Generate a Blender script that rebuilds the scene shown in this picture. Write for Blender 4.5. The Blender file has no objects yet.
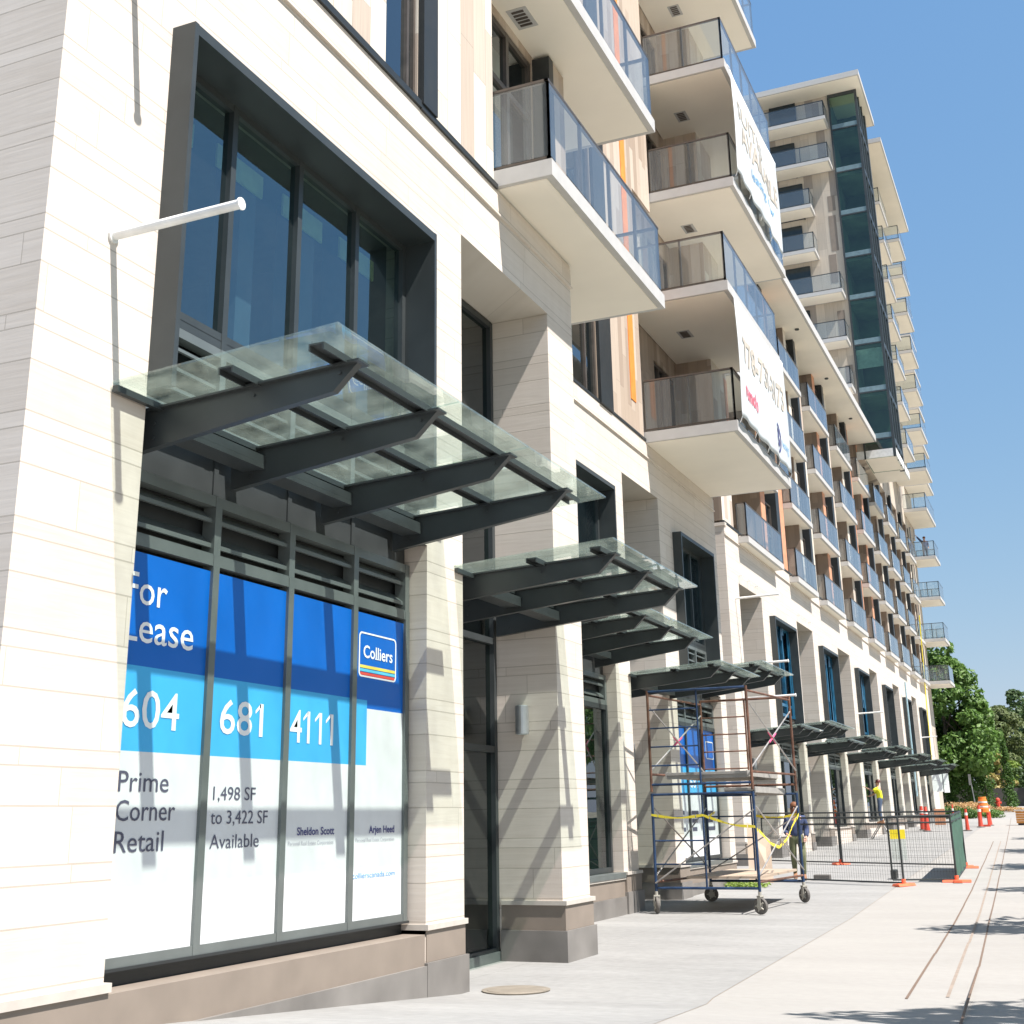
import bpy, bmesh, math, random
from mathutils import Vector, Matrix, noise
random.seed(7)
S = bpy.context.scene
COL = S.collection
R = math.radians

# ------------------------------------------------------------------ helpers
class MB:
    """collects shapes and links them as ONE mesh object"""
    def __init__(s): s.v = []; s.f = []; s.m = []; s.cur = 0
    def face(s, pts):
        n = len(s.v); s.v += [tuple(p) for p in pts]; s.f.append(list(range(n, n+len(pts)))); s.m.append(s.cur)
    def box(s, x0, x1, y0, y1, z0, z1):
        n = len(s.v)
        s.v += [(x0,y0,z0),(x1,y0,z0),(x1,y1,z0),(x0,y1,z0),(x0,y0,z1),(x1,y0,z1),(x1,y1,z1),(x0,y1,z1)]
        for q in ((3,2,1,0),(4,5,6,7),(0,1,5,4),(1,2,6,5),(2,3,7,6),(3,0,4,7)):
            s.f.append([n+i for i in q]); s.m.append(s.cur)
        return s
    def hexa(s, p):
        n = len(s.v); s.v += [tuple(q) for q in p]
        for q in ((3,2,1,0),(4,5,6,7),(0,1,5,4),(1,2,6,5),(2,3,7,6),(3,0,4,7)):
            s.f.append([n+i for i in q]); s.m.append(s.cur)
    def prism(s, poly, axis, a, b):
        """poly in the two other axes, extruded along axis from a to b"""
        def mk(u, v, w):
            return {'x': (w,u,v), 'y': (u,w,v), 'z': (u,v,w)}[axis]
        n = len(s.v); k = len(poly)
        s.v += [mk(u,v,a) for u,v in poly] + [mk(u,v,b) for u,v in poly]
        s.f.append([n+i for i in range(k)][::-1]); s.f.append([n+k+i for i in range(k)]); s.m += [s.cur]*2
        for i in range(k):
            j = (i+1) % k; s.f.append([n+i, n+j, n+k+j, n+k+i]); s.m.append(s.cur)
    def tube(s, p, q, r, n=8, r2=None):
        p = Vector(p); q = Vector(q); d = q-p
        if d.length < 1e-6: return s
        d.normalize(); a = d.orthogonal().normalized(); b = d.cross(a)
        if r2 is None: r2 = r
        k = len(s.v)
        for c, rr in ((p, r), (q, r2)):
            for i in range(n):
                t = 2*math.pi*i/n; s.v.append(tuple(c + (a*math.cos(t)+b*math.sin(t))*rr))
        for i in range(n):
            j = (i+1) % n; s.f.append([k+i, k+j, k+n+j, k+n+i]); s.m.append(s.cur)
        s.f.append([k+i for i in range(n)][::-1]); s.f.append([k+n+i for i in range(n)]); s.m += [s.cur]*2
        return s
    def path(s, pts, r, n=8):
        for a, b in zip(pts, pts[1:]): s.tube(a, b, r, n)
        return s
    def lathe(s, c, prof, n=20, axis='z'):
        k = len(s.v)
        for (r, h) in prof:
            for i in range(n):
                t = 2*math.pi*i/n; u, v = r*math.cos(t), r*math.sin(t)
                s.v.append({'z': (c[0]+u, c[1]+v, c[2]+h), 'x': (c[0]+h, c[1]+u, c[2]+v), 'y': (c[0]+u, c[1]+h, c[2]+v)}[axis])
        for a in range(len(prof)-1):
            for i in range(n):
                j = (i+1) % n
                s.f.append([k+a*n+i, k+a*n+j, k+(a+1)*n+j, k+(a+1)*n+i]); s.m.append(s.cur)
        s.f.append([k+i for i in range(n)][::-1]); s.f.append([k+(len(prof)-1)*n+i for i in range(n)]); s.m += [s.cur]*2
        return s
    def build(s, name, mat, parent=None, label=None, cat=None, group=None, kind=None, smooth=False, bevel=0):
        me = bpy.data.meshes.new(name); me.from_pydata(s.v, [], s.f)
        mats = mat if isinstance(mat, (list, tuple)) else [mat]
        for m in mats: me.materials.append(m)
        if len(mats) > 1: me.polygons.foreach_set('material_index', s.m)
        bm = bmesh.new(); bm.from_mesh(me); bmesh.ops.recalc_face_normals(bm, faces=bm.faces); bm.to_mesh(me); bm.free()
        if smooth: me.polygons.foreach_set('use_smooth', [True]*len(me.polygons))
        o = bpy.data.objects.new(name, me); COL.objects.link(o)
        if bevel:
            b = o.modifiers.new('bevel', 'BEVEL'); b.width = bevel; b.segments = 2; b.limit_method = 'ANGLE'
        if parent: o.parent = parent; o.matrix_parent_inverse = Matrix.Translation(parent.location).inverted() if not parent.parent else Matrix.Identity(4)
        tag(o, label, cat, group, kind)
        return o

def tag(o, label=None, cat=None, group=None, kind=None):
    if label: o['label'] = label
    if cat: o['category'] = cat
    if group: o['group'] = group
    if kind: o['kind'] = kind
    return o

def thing(name, label, cat, loc=(0,0,0), group=None):
    o = bpy.data.objects.new(name, None); COL.objects.link(o); o.location = loc; o.empty_display_size = .1
    return tag(o, label, cat, group)

def copy_tree(o, parent=None):
    c = o.copy(); COL.objects.link(c)
    if parent: c.parent = parent
    for ch in list(o.children): copy_tree(ch, c)
    return c

def G(Y):
    if Y < 5.5: return .5
    if Y < 12: return .5*(12-Y)/6.5
    if Y < 22: return 0.
    if Y < 105: return .0145*(Y-22)
    if Y < 130: return 1.2035+.042*(Y-105)
    return 2.2535

# ------------------------------------------------------------------ materials
def newmat(name):
    m = bpy.data.materials.new(name); m.use_nodes = True
    nt = m.node_tree; return m, nt, nt.nodes, nt.links, nt.nodes['Principled BSDF']

def simple(name, col, rough=.6, metal=0, noise_amt=.12, nscale=6, bump=.0, spec=.5, coat=0):
    m, nt, N, L, B = newmat(name)
    tc = N.new('ShaderNodeNewGeometry')
    n = N.new('ShaderNodeTexNoise'); n.inputs['Scale'].default_value = nscale; n.inputs['Detail'].default_value = 5
    L.new(tc.outputs['Position'], n.inputs['Vector'])
    mp = N.new('ShaderNodeMapRange'); L.new(n.outputs['Fac'], mp.inputs['Value'])
    mp.inputs['From Min'].default_value = .3; mp.inputs['From Max'].default_value = .7
    mp.inputs['To Min'].default_value = 1-noise_amt; mp.inputs['To Max'].default_value = 1+noise_amt
    mx = N.new('ShaderNodeVectorMath'); mx.operation = 'SCALE'; mx.inputs[0].default_value = col[:3]
    L.new(mp.outputs['Result'], mx.inputs['Scale']); L.new(mx.outputs['Vector'], B.inputs['Base Color'])
    B.inputs['Roughness'].default_value = rough; B.inputs['Metallic'].default_value = metal
    B.inputs['Specular IOR Level'].default_value = spec; B.inputs['Coat Weight'].default_value = coat
    mr = N.new('ShaderNodeMapRange'); L.new(n.outputs['Fac'], mr.inputs['Value'])
    mr.inputs['To Min'].default_value = max(0, rough-.12); mr.inputs['To Max'].default_value = min(1, rough+.12)
    L.new(mr.outputs['Result'], B.inputs['Roughness'])
    if bump:
        b = N.new('ShaderNodeBump'); b.inputs['Strength'].default_value = bump; b.inputs['Distance'].default_value = .01
        n2 = N.new('ShaderNodeTexNoise'); n2.inputs['Scale'].default_value = nscale*12; L.new(tc.outputs['Position'], n2.inputs['Vector'])
        L.new(n2.outputs['Fac'], b.inputs['Height']); L.new(b.outputs['Normal'], B.inputs['Normal'])
    return m

def math_(N, L, op, a, b=None, c=None):
    n = N.new('ShaderNodeMath'); n.operation = op
    for i, v in enumerate((a, b, c)):
        if v is None: continue
        if isinstance(v, (int, float)): n.inputs[i].default_value = v
        else: L.new(v, n.inputs[i])
    return n.outputs[0]

def stone_mat(name, c1, c2, period=.69, joint=.007, jcol=(.26,.22,.17)):
    """long limestone planks laid in courses of three heights, staggered butt joints"""
    m, nt, N, L, B = newmat(name)
    g = N.new('ShaderNodeNewGeometry'); sp = N.new('ShaderNodeSeparateXYZ'); L.new(g.outputs['Position'], sp.inputs[0])
    x, y, z = sp.outputs
    u = math_(N, L, 'ADD', math_(N, L, 'MULTIPLY', x, .87), y)
    zz = math_(N, L, 'DIVIDE', z, period); fl = math_(N, L, 'FLOOR', zz); fr = math_(N, L, 'FRACT', zz)
    s1 = math_(N, L, 'GREATER_THAN', fr, .50); s2 = math_(N, L, 'GREATER_THAN', fr, .84)
    course = math_(N, L, 'ADD', math_(N, L, 'MULTIPLY', fl, 3), math_(N, L, 'ADD', s1, s2))
    jt = None
    for c in (0., .5, .84, 1.):
        d = math_(N, L, 'ABSOLUTE', math_(N, L, 'SUBTRACT', fr, c))
        jt = d if jt is None else math_(N, L, 'MINIMUM', jt, d)
    jz = math_(N, L, 'LESS_THAN', jt, joint/period*.75)
    w = N.new('ShaderNodeTexWhiteNoise'); w.noise_dimensions = '1D'; L.new(course, w.inputs['W'])
    uo = math_(N, L, 'DIVIDE', math_(N, L, 'ADD', u, math_(N, L, 'MULTIPLY', w.outputs['Value'], 5.)), 1.85)
    ui = math_(N, L, 'FLOOR', uo); uf = math_(N, L, 'FRACT', uo)
    ju = math_(N, L, 'LESS_THAN', uf, .0036)
    cj = math_(N, L, 'MAXIMUM', jz, ju)
    w2 = N.new('ShaderNodeTexWhiteNoise'); w2.noise_dimensions = '2D'
    cb = N.new('ShaderNodeCombineXYZ'); L.new(course, cb.inputs[0]); L.new(ui, cb.inputs[1]); L.new(cb.outputs[0], w2.inputs['Vector'])
    # streaks along the plank
    cs = N.new('ShaderNodeCombineXYZ'); L.new(math_(N, L, 'MULTIPLY', u, 1.1), cs.inputs[0]); L.new(math_(N, L, 'MULTIPLY', z, 16), cs.inputs[1]); L.new(w2.outputs['Value'], cs.inputs[2])
    ns = N.new('ShaderNodeTexNoise'); ns.inputs['Scale'].default_value = 1.6; ns.inputs['Detail'].default_value = 6; ns.inputs['Distortion'].default_value = .8
    L.new(cs.outputs[0], ns.inputs['Vector'])
    nb = N.new('ShaderNodeTexNoise'); nb.inputs['Scale'].default_value = .9; nb.inputs['Detail'].default_value = 4; L.new(g.outputs['Position'], nb.inputs['Vector'])
    f = math_(N, L, 'ADD', math_(N, L, 'MULTIPLY', w2.outputs['Value'], .36), math_(N, L, 'MULTIPLY', ns.outputs['Fac'], .9))
    f = math_(N, L, 'ADD', f, math_(N, L, 'MULTIPLY', nb.outputs['Fac'], .35))
    cv = N.new('ShaderNodeCombineXYZ'); L.new(math_(N, L, 'MULTIPLY', u, 4.5), cv.inputs[0]); L.new(math_(N, L, 'MULTIPLY', z, .22), cv.inputs[1])
    nv = N.new('ShaderNodeTexNoise'); nv.inputs['Scale'].default_value = 1.; nv.inputs['Detail'].default_value = 5; L.new(cv.outputs[0], nv.inputs['Vector'])
    f = math_(N, L, 'SUBTRACT', math_(N, L, 'ADD', f, math_(N, L, 'MULTIPLY', nv.outputs['Fac'], .45)), .60); f = math_(N, L, 'MAXIMUM', math_(N, L, 'MINIMUM', f, 1.), 0.)
    mx = N.new('ShaderNodeMix'); mx.data_type = 'RGBA'; L.new(f, mx.inputs['Factor'])
    mx.inputs['A'].default_value = (*c1, 1); mx.inputs['B'].default_value = (*c2, 1)
    m2 = N.new('ShaderNodeMix'); m2.data_type = 'RGBA'; L.new(math_(N, L, 'MULTIPLY', cj, .5), m2.inputs['Factor'])
    L.new(mx.outputs['Result'], m2.inputs['A']); m2.inputs['B'].default_value = (*jcol, 1)
    L.new(m2.outputs['Result'], B.inputs['Base Color']); B.inputs['Roughness'].default_value = .75
    b = N.new('ShaderNodeBump'); b.inputs['Strength'].default_value = .45; b.inputs['Distance'].default_value = .006
    h = math_(N, L, 'SUBTRACT', math_(N, L, 'MULTIPLY', ns.outputs['Fac'], .5), cj); L.new(h, b.inputs['Height']); L.new(b.outputs['Normal'], B.inputs['Normal'])
    return m

def siding_mat(name, cols, w=.33, accent=None, seam=(.25,.2,.16)):
    """vertical boards of mixed tones; each board breaks at its own heights"""
    m, nt, N, L, B = newmat(name)
    g = N.new('ShaderNodeNewGeometry'); sp = N.new('ShaderNodeSeparateXYZ'); L.new(g.outputs['Position'], sp.inputs[0])
    x, y, z = sp.outputs
    u = math_(N, L, 'DIVIDE', math_(N, L, 'ADD', math_(N, L, 'MULTIPLY', x, 1.0), y), w)
    ui = math_(N, L, 'FLOOR', u); uf = math_(N, L, 'FRACT', u)
    w1 = N.new('ShaderNodeTexWhiteNoise'); w1.noise_dimensions = '1D'; L.new(ui, w1.inputs['W'])
    v = math_(N, L, 'DIVIDE', math_(N, L, 'ADD', z, math_(N, L, 'MULTIPLY', w1.outputs['Value'], 7)), 1.7)
    vi = math_(N, L, 'FLOOR', v); vf = math_(N, L, 'FRACT', v)
    cb = N.new('ShaderNodeCombineXYZ'); L.new(ui, cb.inputs[0]); L.new(vi, cb.inputs[1])
    w2 = N.new('ShaderNodeTexWhiteNoise'); w2.noise_dimensions = '2D'; L.new(cb.outputs[0], w2.inputs['Vector'])
    rp = N.new('ShaderNodeValToRGB'); rp.color_ramp.interpolation = 'CONSTANT'
    els = rp.color_ramp.elements
    for i, (p, c) in enumerate(cols):
        e = els[i] if i < 2 else els.new(p)
        e.position = p; e.color = (*c, 1)
    L.new(w2.outputs['Value'], rp.inputs['Fac'])
    cs = N.new('ShaderNodeCombineXYZ'); L.new(math_(N, L, 'MULTIPLY', u, 9), cs.inputs[0]); L.new(math_(N, L, 'MULTIPLY', z, .8), cs.inputs[1]); L.new(w2.outputs['Value'], cs.inputs[2])
    ns = N.new('ShaderNodeTexNoise'); ns.inputs['Scale'].default_value = 1.4; ns.inputs['Detail'].default_value = 4; L.new(cs.outputs[0], ns.inputs['Vector'])
    mp = N.new('ShaderNodeMapRange'); L.new(ns.outputs['Fac'], mp.inputs['Value']); mp.inputs['To Min'].default_value = .8; mp.inputs['To Max'].default_value = 1.15
    vm = N.new('ShaderNodeVectorMath'); vm.operation = 'SCALE'; L.new(rp.outputs['Color'], vm.inputs[0]); L.new(mp.outputs['Result'], vm.inputs['Scale'])
    j = math_(N, L, 'MAXIMUM', math_(N, L, 'LESS_THAN', uf, .03), math_(N, L, 'LESS_THAN', vf, .006))
    m2 = N.new('ShaderNodeMix'); m2.data_type = 'RGBA'; L.new(math_(N, L, 'MULTIPLY', j, .6), m2.inputs['Factor'])
    L.new(vm.outputs['Vector'], m2.inputs['A']); m2.inputs['B'].default_value = (*seam, 1)
    L.new(m2.outputs['Result'], B.inputs['Base Color']); B.inputs['Roughness'].default_value = .7
    b = N.new('ShaderNodeBump'); b.inputs['Strength'].default_value = .4; b.inputs['Distance'].default_value = .01
    L.new(math_(N, L, 'SUBTRACT', 1., j), b.inputs['Height']); L.new(b.outputs['Normal'], B.inputs['Normal'])
    return m

def glass_mat(name, tint, refl=1.45, base=.1, dirt=0., dcol=(.7,.75,.72), rcol=(.9,.95,1), wob=.0, dmin=.2):
    """thin pane: tinted see-through + mirror by fresnel + a film of dirt"""
    m, nt, N, L, B = newmat(name); N.remove(B)
    out = N['Material Output']
    tr = N.new('ShaderNodeBsdfTransparent'); tr.inputs[0].default_value = (*tint, 1)
    gl = N.new('ShaderNodeBsdfGlossy'); gl.inputs['Roughness'].default_value = .01; gl.inputs['Color'].default_value = (*rcol, 1)
    lw = N.new('ShaderNodeLayerWeight'); lw.inputs['Blend'].default_value = .5; f0 = 2*((refl-1)/(refl+1))**2+base
    geo = N.new('ShaderNodeNewGeometry')
    if wob:
        n = N.new('ShaderNodeTexNoise'); n.inputs['Scale'].default_value = 1.3; n.inputs['Detail'].default_value = 1
        L.new(geo.outputs['Position'], n.inputs['Vector'])
        bp = N.new('ShaderNodeBump'); bp.inputs['Strength'].default_value = wob; bp.inputs['Distance'].default_value = .02
        L.new(n.outputs['Fac'], bp.inputs['Height']); L.new(bp.outputs['Normal'], gl.inputs['Normal'])
    fac = math_(N, L, 'MINIMUM', math_(N, L, 'ADD', math_(N, L, 'MULTIPLY', math_(N, L, 'POWER', lw.outputs['Facing'], 4.5), 1-f0), f0), 1.)
    mx = N.new('ShaderNodeMixShader'); L.new(fac, mx.inputs[0]); L.new(tr.outputs[0], mx.inputs[1]); L.new(gl.outputs[0], mx.inputs[2])
    last = mx
    if dirt:
        n2 = N.new('ShaderNodeTexNoise'); n2.inputs['Scale'].default_value = 2.2; n2.inputs['Detail'].default_value = 7; n2.inputs['Roughness'].default_value = .7
        L.new(geo.outputs['Position'], n2.inputs['Vector'])
        mp = N.new('ShaderNodeMapRange'); L.new(n2.outputs['Fac'], mp.inputs['Value']); mp.inputs['From Min'].default_value = .35; mp.inputs['From Max'].default_value = .75
        mp.inputs['To Min'].default_value = dirt*dmin; mp.inputs['To Max'].default_value = dirt
        df = N.new('ShaderNodeBsdfDiffuse'); df.inputs[0].default_value = (*dcol, 1)
        tl = N.new('ShaderNodeBsdfTranslucent'); tl.inputs[0].default_value = (*dcol, 1)
        ad = N.new('ShaderNodeMixShader'); L.new(df.outputs[0], ad.inputs[1]); L.new(tl.outputs[0], ad.inputs[2])
        m3 = N.new('ShaderNodeMixShader'); L.new(mp.outputs['Result'], m3.inputs[0]); L.new(mx.outputs[0], m3.inputs[1]); L.new(ad.outputs[0], m3.inputs[2]); last = m3
    L.new(last.outputs[0], out.inputs[0])
    return m

def concrete_mat(name, col, slab=None, stain=.12, seam=.012, dirx=1.):
    m, nt, N, L, B = newmat(name)
    g = N.new('ShaderNodeNewGeometry')
    n1 = N.new('ShaderNodeTexNoise'); n1.inputs['Scale'].default_value = .35; n1.inputs['Detail'].default_value = 8; n1.inputs['Roughness'].default_value = .62
    mpx = N.new('ShaderNodeMapping'); mpx.inputs['Scale'].default_value = (.8, 2.2, 1); L.new(g.outputs['Position'], mpx.inputs[0]); L.new(mpx.outputs[0], n1.inputs['Vector'])
    n2 = N.new('ShaderNodeTexNoise'); n2.inputs['Scale'].default_value = 9; n2.inputs['Detail'].default_value = 6; L.new(g.outputs['Position'], n2.inputs['Vector'])
    n3 = N.new('ShaderNodeTexNoise'); n3.inputs['Scale'].default_value = 120; n3.inputs['Detail'].default_value = 2; L.new(g.outputs['Position'], n3.inputs['Vector'])
    f = math_(N, L, 'ADD', math_(N, L, 'MULTIPLY', math_(N, L, 'SUBTRACT', n1.outputs['Fac'], .5), stain*3.2), math_(N, L, 'MULTIPLY', math_(N, L, 'SUBTRACT', n2.outputs['Fac'], .5), stain*1.6))
    f = math_(N, L, 'ADD', f, math_(N, L, 'MULTIPLY', math_(N, L, 'SUBTRACT', n3.outputs['Fac'], .5), .18))
    vo = N.new('ShaderNodeTexVoronoi'); vo.inputs['Scale'].default_value = .9; L.new(g.outputs['Position'], vo.inputs['Vector'])
    rs = math_(N, L, 'MULTIPLY', N.new('ShaderNodeSeparateColor').outputs[0], 1.); sc = rs.node.inputs[0].links[0].from_node; L.new(vo.outputs['Color'], sc.inputs[0])
    spot = math_(N, L, 'LESS_THAN', vo.outputs['Distance'], math_(N, L, 'MULTIPLY', rs, .028))
    f = math_(N, L, 'SUBTRACT', math_(N, L, 'ADD', f, 1.), math_(N, L, 'MULTIPLY', spot, .28))
    if slab:
        sp = N.new('ShaderNodeSeparateXYZ'); L.new(g.outputs['Position'], sp.inputs[0])
        j = None
        for o, p, off in ((sp.outputs[0], slab[0], slab[2]), (sp.outputs[1], slab[1], slab[3])):
            fr = math_(N, L, 'FRACT', math_(N, L, 'DIVIDE', math_(N, L, 'ADD', o, 100*p+off), p))
            q = math_(N, L, 'LESS_THAN', fr, seam/p)
            j = q if j is None else math_(N, L, 'MAXIMUM', j, q)
        f = math_(N, L, 'SUBTRACT', f, math_(N, L, 'MULTIPLY', j, .2))
    vm = N.new('ShaderNodeVectorMath'); vm.operation = 'SCALE'; vm.inputs[0].default_value = col; L.new(f, vm.inputs['Scale'])
    L.new(vm.outputs['Vector'], B.inputs['Base Color']); B.inputs['Roughness'].default_value = .85; B.inputs['Specular IOR Level'].default_value = .25
    b = N.new('ShaderNodeBump'); b.inputs['Strength'].default_value = .25; b.inputs['Distance'].default_value = .004
    L.new(n3.outputs['Fac'], b.inputs['Height']); L.new(b.outputs['Normal'], B.inputs['Normal'])
    return m

def leaf_mat(name, c1, c2, trans=.35):
    m, nt, N, L, B = newmat(name)
    g = N.new('ShaderNodeNewGeometry')
    n = N.new('ShaderNodeTexNoise'); n.inputs['Scale'].default_value = .9; n.inputs['Detail'].default_value = 3; L.new(g.outputs['Position'], n.inputs['Vector'])
    f = math_(N, L, 'ADD', math_(N, L, 'MULTIPLY', g.outputs['Random Per Island'], .6), math_(N, L, 'MULTIPLY', n.outputs['Fac'], .5))
    mx = N.new('ShaderNodeMix'); mx.data_type = 'RGBA'; L.new(f, mx.inputs['Factor']); mx.inputs['A'].default_value = (*c1, 1); mx.inputs['B'].default_value = (*c2, 1)
    L.new(mx.outputs['Result'], B.inputs['Base Color']); B.inputs['Roughness'].default_value = .55
    tl = N.new('ShaderNodeBsdfTranslucent'); L.new(mx.outputs['Result'], tl.inputs[0])
    ms = N.new('ShaderNodeMixShader'); ms.inputs[0].default_value = trans; L.new(B.outputs[0], ms.inputs[1]); L.new(tl.outputs[0], ms.inputs[2])
    L.new(ms.outputs[0], N['Material Output'].inputs[0])
    return m

M = {}
M['stone'] = stone_mat('limestone_planks', (.575,.505,.435), (.715,.65,.585))
M['brown'] = simple('brown_stone', (.235,.195,.16), .7, noise_amt=.08, nscale=3)
M['grey_base'] = simple('grey_base_stone', (.195,.182,.168), .6, noise_amt=.22, nscale=1.6)
M['ledge'] = simple('stone_ledge', (.5,.46,.41), .7, noise_amt=.07)
M['metal'] = simple('charcoal_metal', (.05,.058,.06), .42, .25, .1, 3)
M['metal_lt'] = simple('grey_green_metal', (.165,.185,.18), .38, .35, .1, 3)
M['metal_dk'] = simple('dark_metal', (.03,.034,.036), .45, .2, .1, 4)
M['siding'] = siding_mat('cream_and_tan_boards', [(0,(.70,.64,.55)),(.32,(.64,.58,.49)),(.52,(.50,.415,.34)),(.80,(.56,.48,.40))], .37)
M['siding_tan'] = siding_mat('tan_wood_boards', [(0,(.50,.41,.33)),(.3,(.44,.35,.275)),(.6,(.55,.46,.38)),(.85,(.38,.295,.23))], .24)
M['siding_shaded'] = siding_mat('shaded_siding_boards', [(0,(.27,.205,.16)),(.4,(.22,.165,.125)),(.7,(.31,.24,.19)),(.85,(.19,.14,.11))], .24)  # siding darkened to brown: shade on returns and recess walls put into colour
M['siding_far'] = siding_mat('pale_tan_boards', [(0,(.52,.455,.375)),(.5,(.46,.40,.33)),(.86,(.30,.26,.225)),(.93,(.54,.48,.40))], .5)
M['orange'] = simple('orange_panel', (.85,.27,.05), .6)
M['terracotta'] = simple('terracotta_panel', (.62,.30,.17), .6)
M['soffit'] = simple('cream_soffit', (.90,.84,.74), .8, noise_amt=.04, nscale=.7)
M['slab'] = simple('slab_edge_paint', (.50,.49,.475), .6, noise_amt=.04)
M['white_metal'] = simple('white_coping', (.75,.75,.73), .5)
M['rail'] = simple('bronze_rail', (.13,.11,.095), .4, .5)
M['glass'] = glass_mat('window_glass', (.40,.52,.50), 1.5, .14, 0, wob=.05)
M['glass_up'] = glass_mat('coated_glass', (.50,.64,.58), 1.45, .20, .02, wob=.16, rcol=(.58,.78,.88))
M['glass_dk'] = glass_mat('green_tinted_glass', (.30,.46,.37), 1.5, .04, .01, wob=.05)
M['glass_rail'] = glass_mat('railing_glass', (.85,.89,.87), 1.5, .03, .13, (.66,.73,.78), dmin=.8)
M['glass_can'] = glass_mat('canopy_glass', (.90,.965,.93), 1.5, .0, .20, (.66,.72,.64), dmin=.06)
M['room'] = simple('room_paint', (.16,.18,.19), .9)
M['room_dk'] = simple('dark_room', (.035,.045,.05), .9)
M['blind'] = simple('green_blind', (.52,.58,.30), .8)
M['curtain'] = simple('pale_curtain', (.55,.63,.62), .9)
M['sign_blue'] = simple('sign_blue', (.0,.125,.53), .35, noise_amt=.03, nscale=2)
M['sign_cyan'] = simple('sign_cyan', (.055,.42,.80), .35, noise_amt=.03, nscale=2)
M['sign_white'] = simple('sign_white', (.70,.71,.72), .4, noise_amt=.03)
M['ink_white'] = simple('white_ink', (.86,.87,.88), .4, noise_amt=0.01)
M['ink_grey'] = simple('slate_ink', (.085,.085,.13), .5, noise_amt=.02)
M['ink_navy'] = simple('navy_ink', (.05,.05,.20), .5)
M['ink_lt'] = simple('light_blue_ink', (.10,.34,.62), .5)
M['ink_pale'] = simple('pale_grey_ink', (.42,.42,.47), .5)
M['ink_yellow'] = simple('yellow_ink', (.80,.62,.10), .5)
M['ink_cyan'] = simple('sky_ink', (.10,.50,.72), .5)
M['ink_red'] = simple('red_ink', (.62,.07,.05), .5)
M['ink_pink'] = simple('pink_ink', (.80,.16,.22), .5)
M['ink_brown'] = simple('brown_ink', (.50,.45,.38), .6)
M['cloth'] = simple('banner_vinyl', (.60,.635,.65), .6, noise_amt=.10, nscale=1.6)
M['walk_grey'] = concrete_mat('grey_concrete', (.275,.271,.261), (3.1,3.1,.4,.9), .22)
M['walk_pale'] = concrete_mat('pale_concrete', (.318,.305,.285), (60,4.6,20,1.3), .10, .010)
M['seamdark'] = simple('dark_groove', (.16,.11,.08), .9)
M['seammid'] = simple('worn_groove', (.27,.22,.18), .9)
M['street'] = concrete_mat('asphalt', (.27,.26,.245), None, .1)  # paler than plain asphalt so the unseen road bounces fill onto shaded walls
M['soil'] = simple('soil_and_grass', (.30,.27,.20), .95, noise_amt=.3, nscale=.8)  # outer ground brightened to throw bounced fill under soffits and onto shaded walls
M['iron'] = simple('iron_cover', (.27,.235,.19), .7, .3)
M['scaf_blue'] = simple('blue_scaffold_paint', (.022,.05,.115), .5, .3, .45, 5)
M['scaf_rust'] = simple('rusty_scaffold_paint', (.15,.075,.05), .65, .3, .5, 6)
M['galv'] = simple('galvanised_tube', (.45,.43,.41), .45, .6, .15, 6)
M['pinkspray'] = simple('pink_spray', (.72,.10,.22), .6)
M['plank'] = simple('aluminium_plank', (.42,.40,.37), .5, .3)
M['wood'] = simple('bleached_plywood', (.42,.33,.25), .7, noise_amt=.15, nscale=2)
M['rubber'] = simple('caster_rubber', (.12,.11,.10), .7)
M['caster'] = simple('caster_iron', (.42,.40,.35), .6, .3)
M['tape'] = simple('yellow_caution_tape', (.80,.66,.05), .5)
M['fence'] = simple('fence_steel', (.045,.05,.05), .5, .4)
M['tarp'] = simple('green_tarp', (.05,.12,.085), .7, noise_amt=.25, nscale=3)
M['foot'] = simple('orange_foot', (.85,.16,.07), .6)
M['post_red'] = simple('red_orange_plastic', (.62,.07,.04), .5)
M['post_white'] = simple('white_band', (.78,.74,.70), .5)
M['barrel'] = simple('orange_plastic', (.85,.20,.03), .5)
M['yellow'] = simple('yellow_plastic', (.82,.66,.02), .5)
M['green'] = simple('green_plastic', (.04,.45,.14), .5)
M['bark'] = simple('tree_bark', (.13,.10,.075), .95, noise_amt=.3, nscale=5)
M['leaf'] = leaf_mat('maple_leaves', (.06,.14,.026), (.175,.29,.065))
M['leaf_dk'] = leaf_mat('dark_leaves', (.035,.075,.02), (.10,.16,.05))
M['leaf_ol'] = leaf_mat('olive_leaves', (.075,.11,.035), (.20,.24,.09))
M['leaf_lt'] = leaf_mat('light_leaves', (.13,.22,.03), (.28,.37,.07))
M['cedar'] = leaf_mat('cedar_sprays', (.04,.10,.018), (.10,.19,.03))
M['gold'] = leaf_mat('golden_leaves', (.36,.30,.09), (.55,.46,.18))
M['flower'] = leaf_mat('orange_flowers', (.50,.28,.12), (.62,.45,.22))
M['skin'] = simple('skin', (.52,.30,.22), .6)
M['hair'] = simple('auburn_hair', (.20,.075,.03), .7)
M['navy'] = simple('navy_cloth', (.05,.07,.15), .9)
M['olive'] = simple('olive_cloth', (.15,.16,.085), .9)
M['boot'] = simple('tan_boot', (.30,.15,.08), .8)
M['denim'] = simple('denim', (.07,.10,.16), .9)
M['hivis'] = simple('hi_vis_yellow', (.80,.80,.03), .7)
M['hivis_o'] = simple('hi_vis_orange', (.9,.35,.04), .7)
M['helmet'] = simple('dark_red_helmet', (.14,.03,.03), .5)
M['bluefilm'] = simple('blue_protective_film', (.012,.11,.21), .32, .1, .35, 3, coat=.3)
M['lamp_al'] = simple('lamp_aluminium', (.45,.46,.47), .35, .7)
M['paperboard'] = simple('white_board', (.72,.72,.72), .6)

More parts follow.
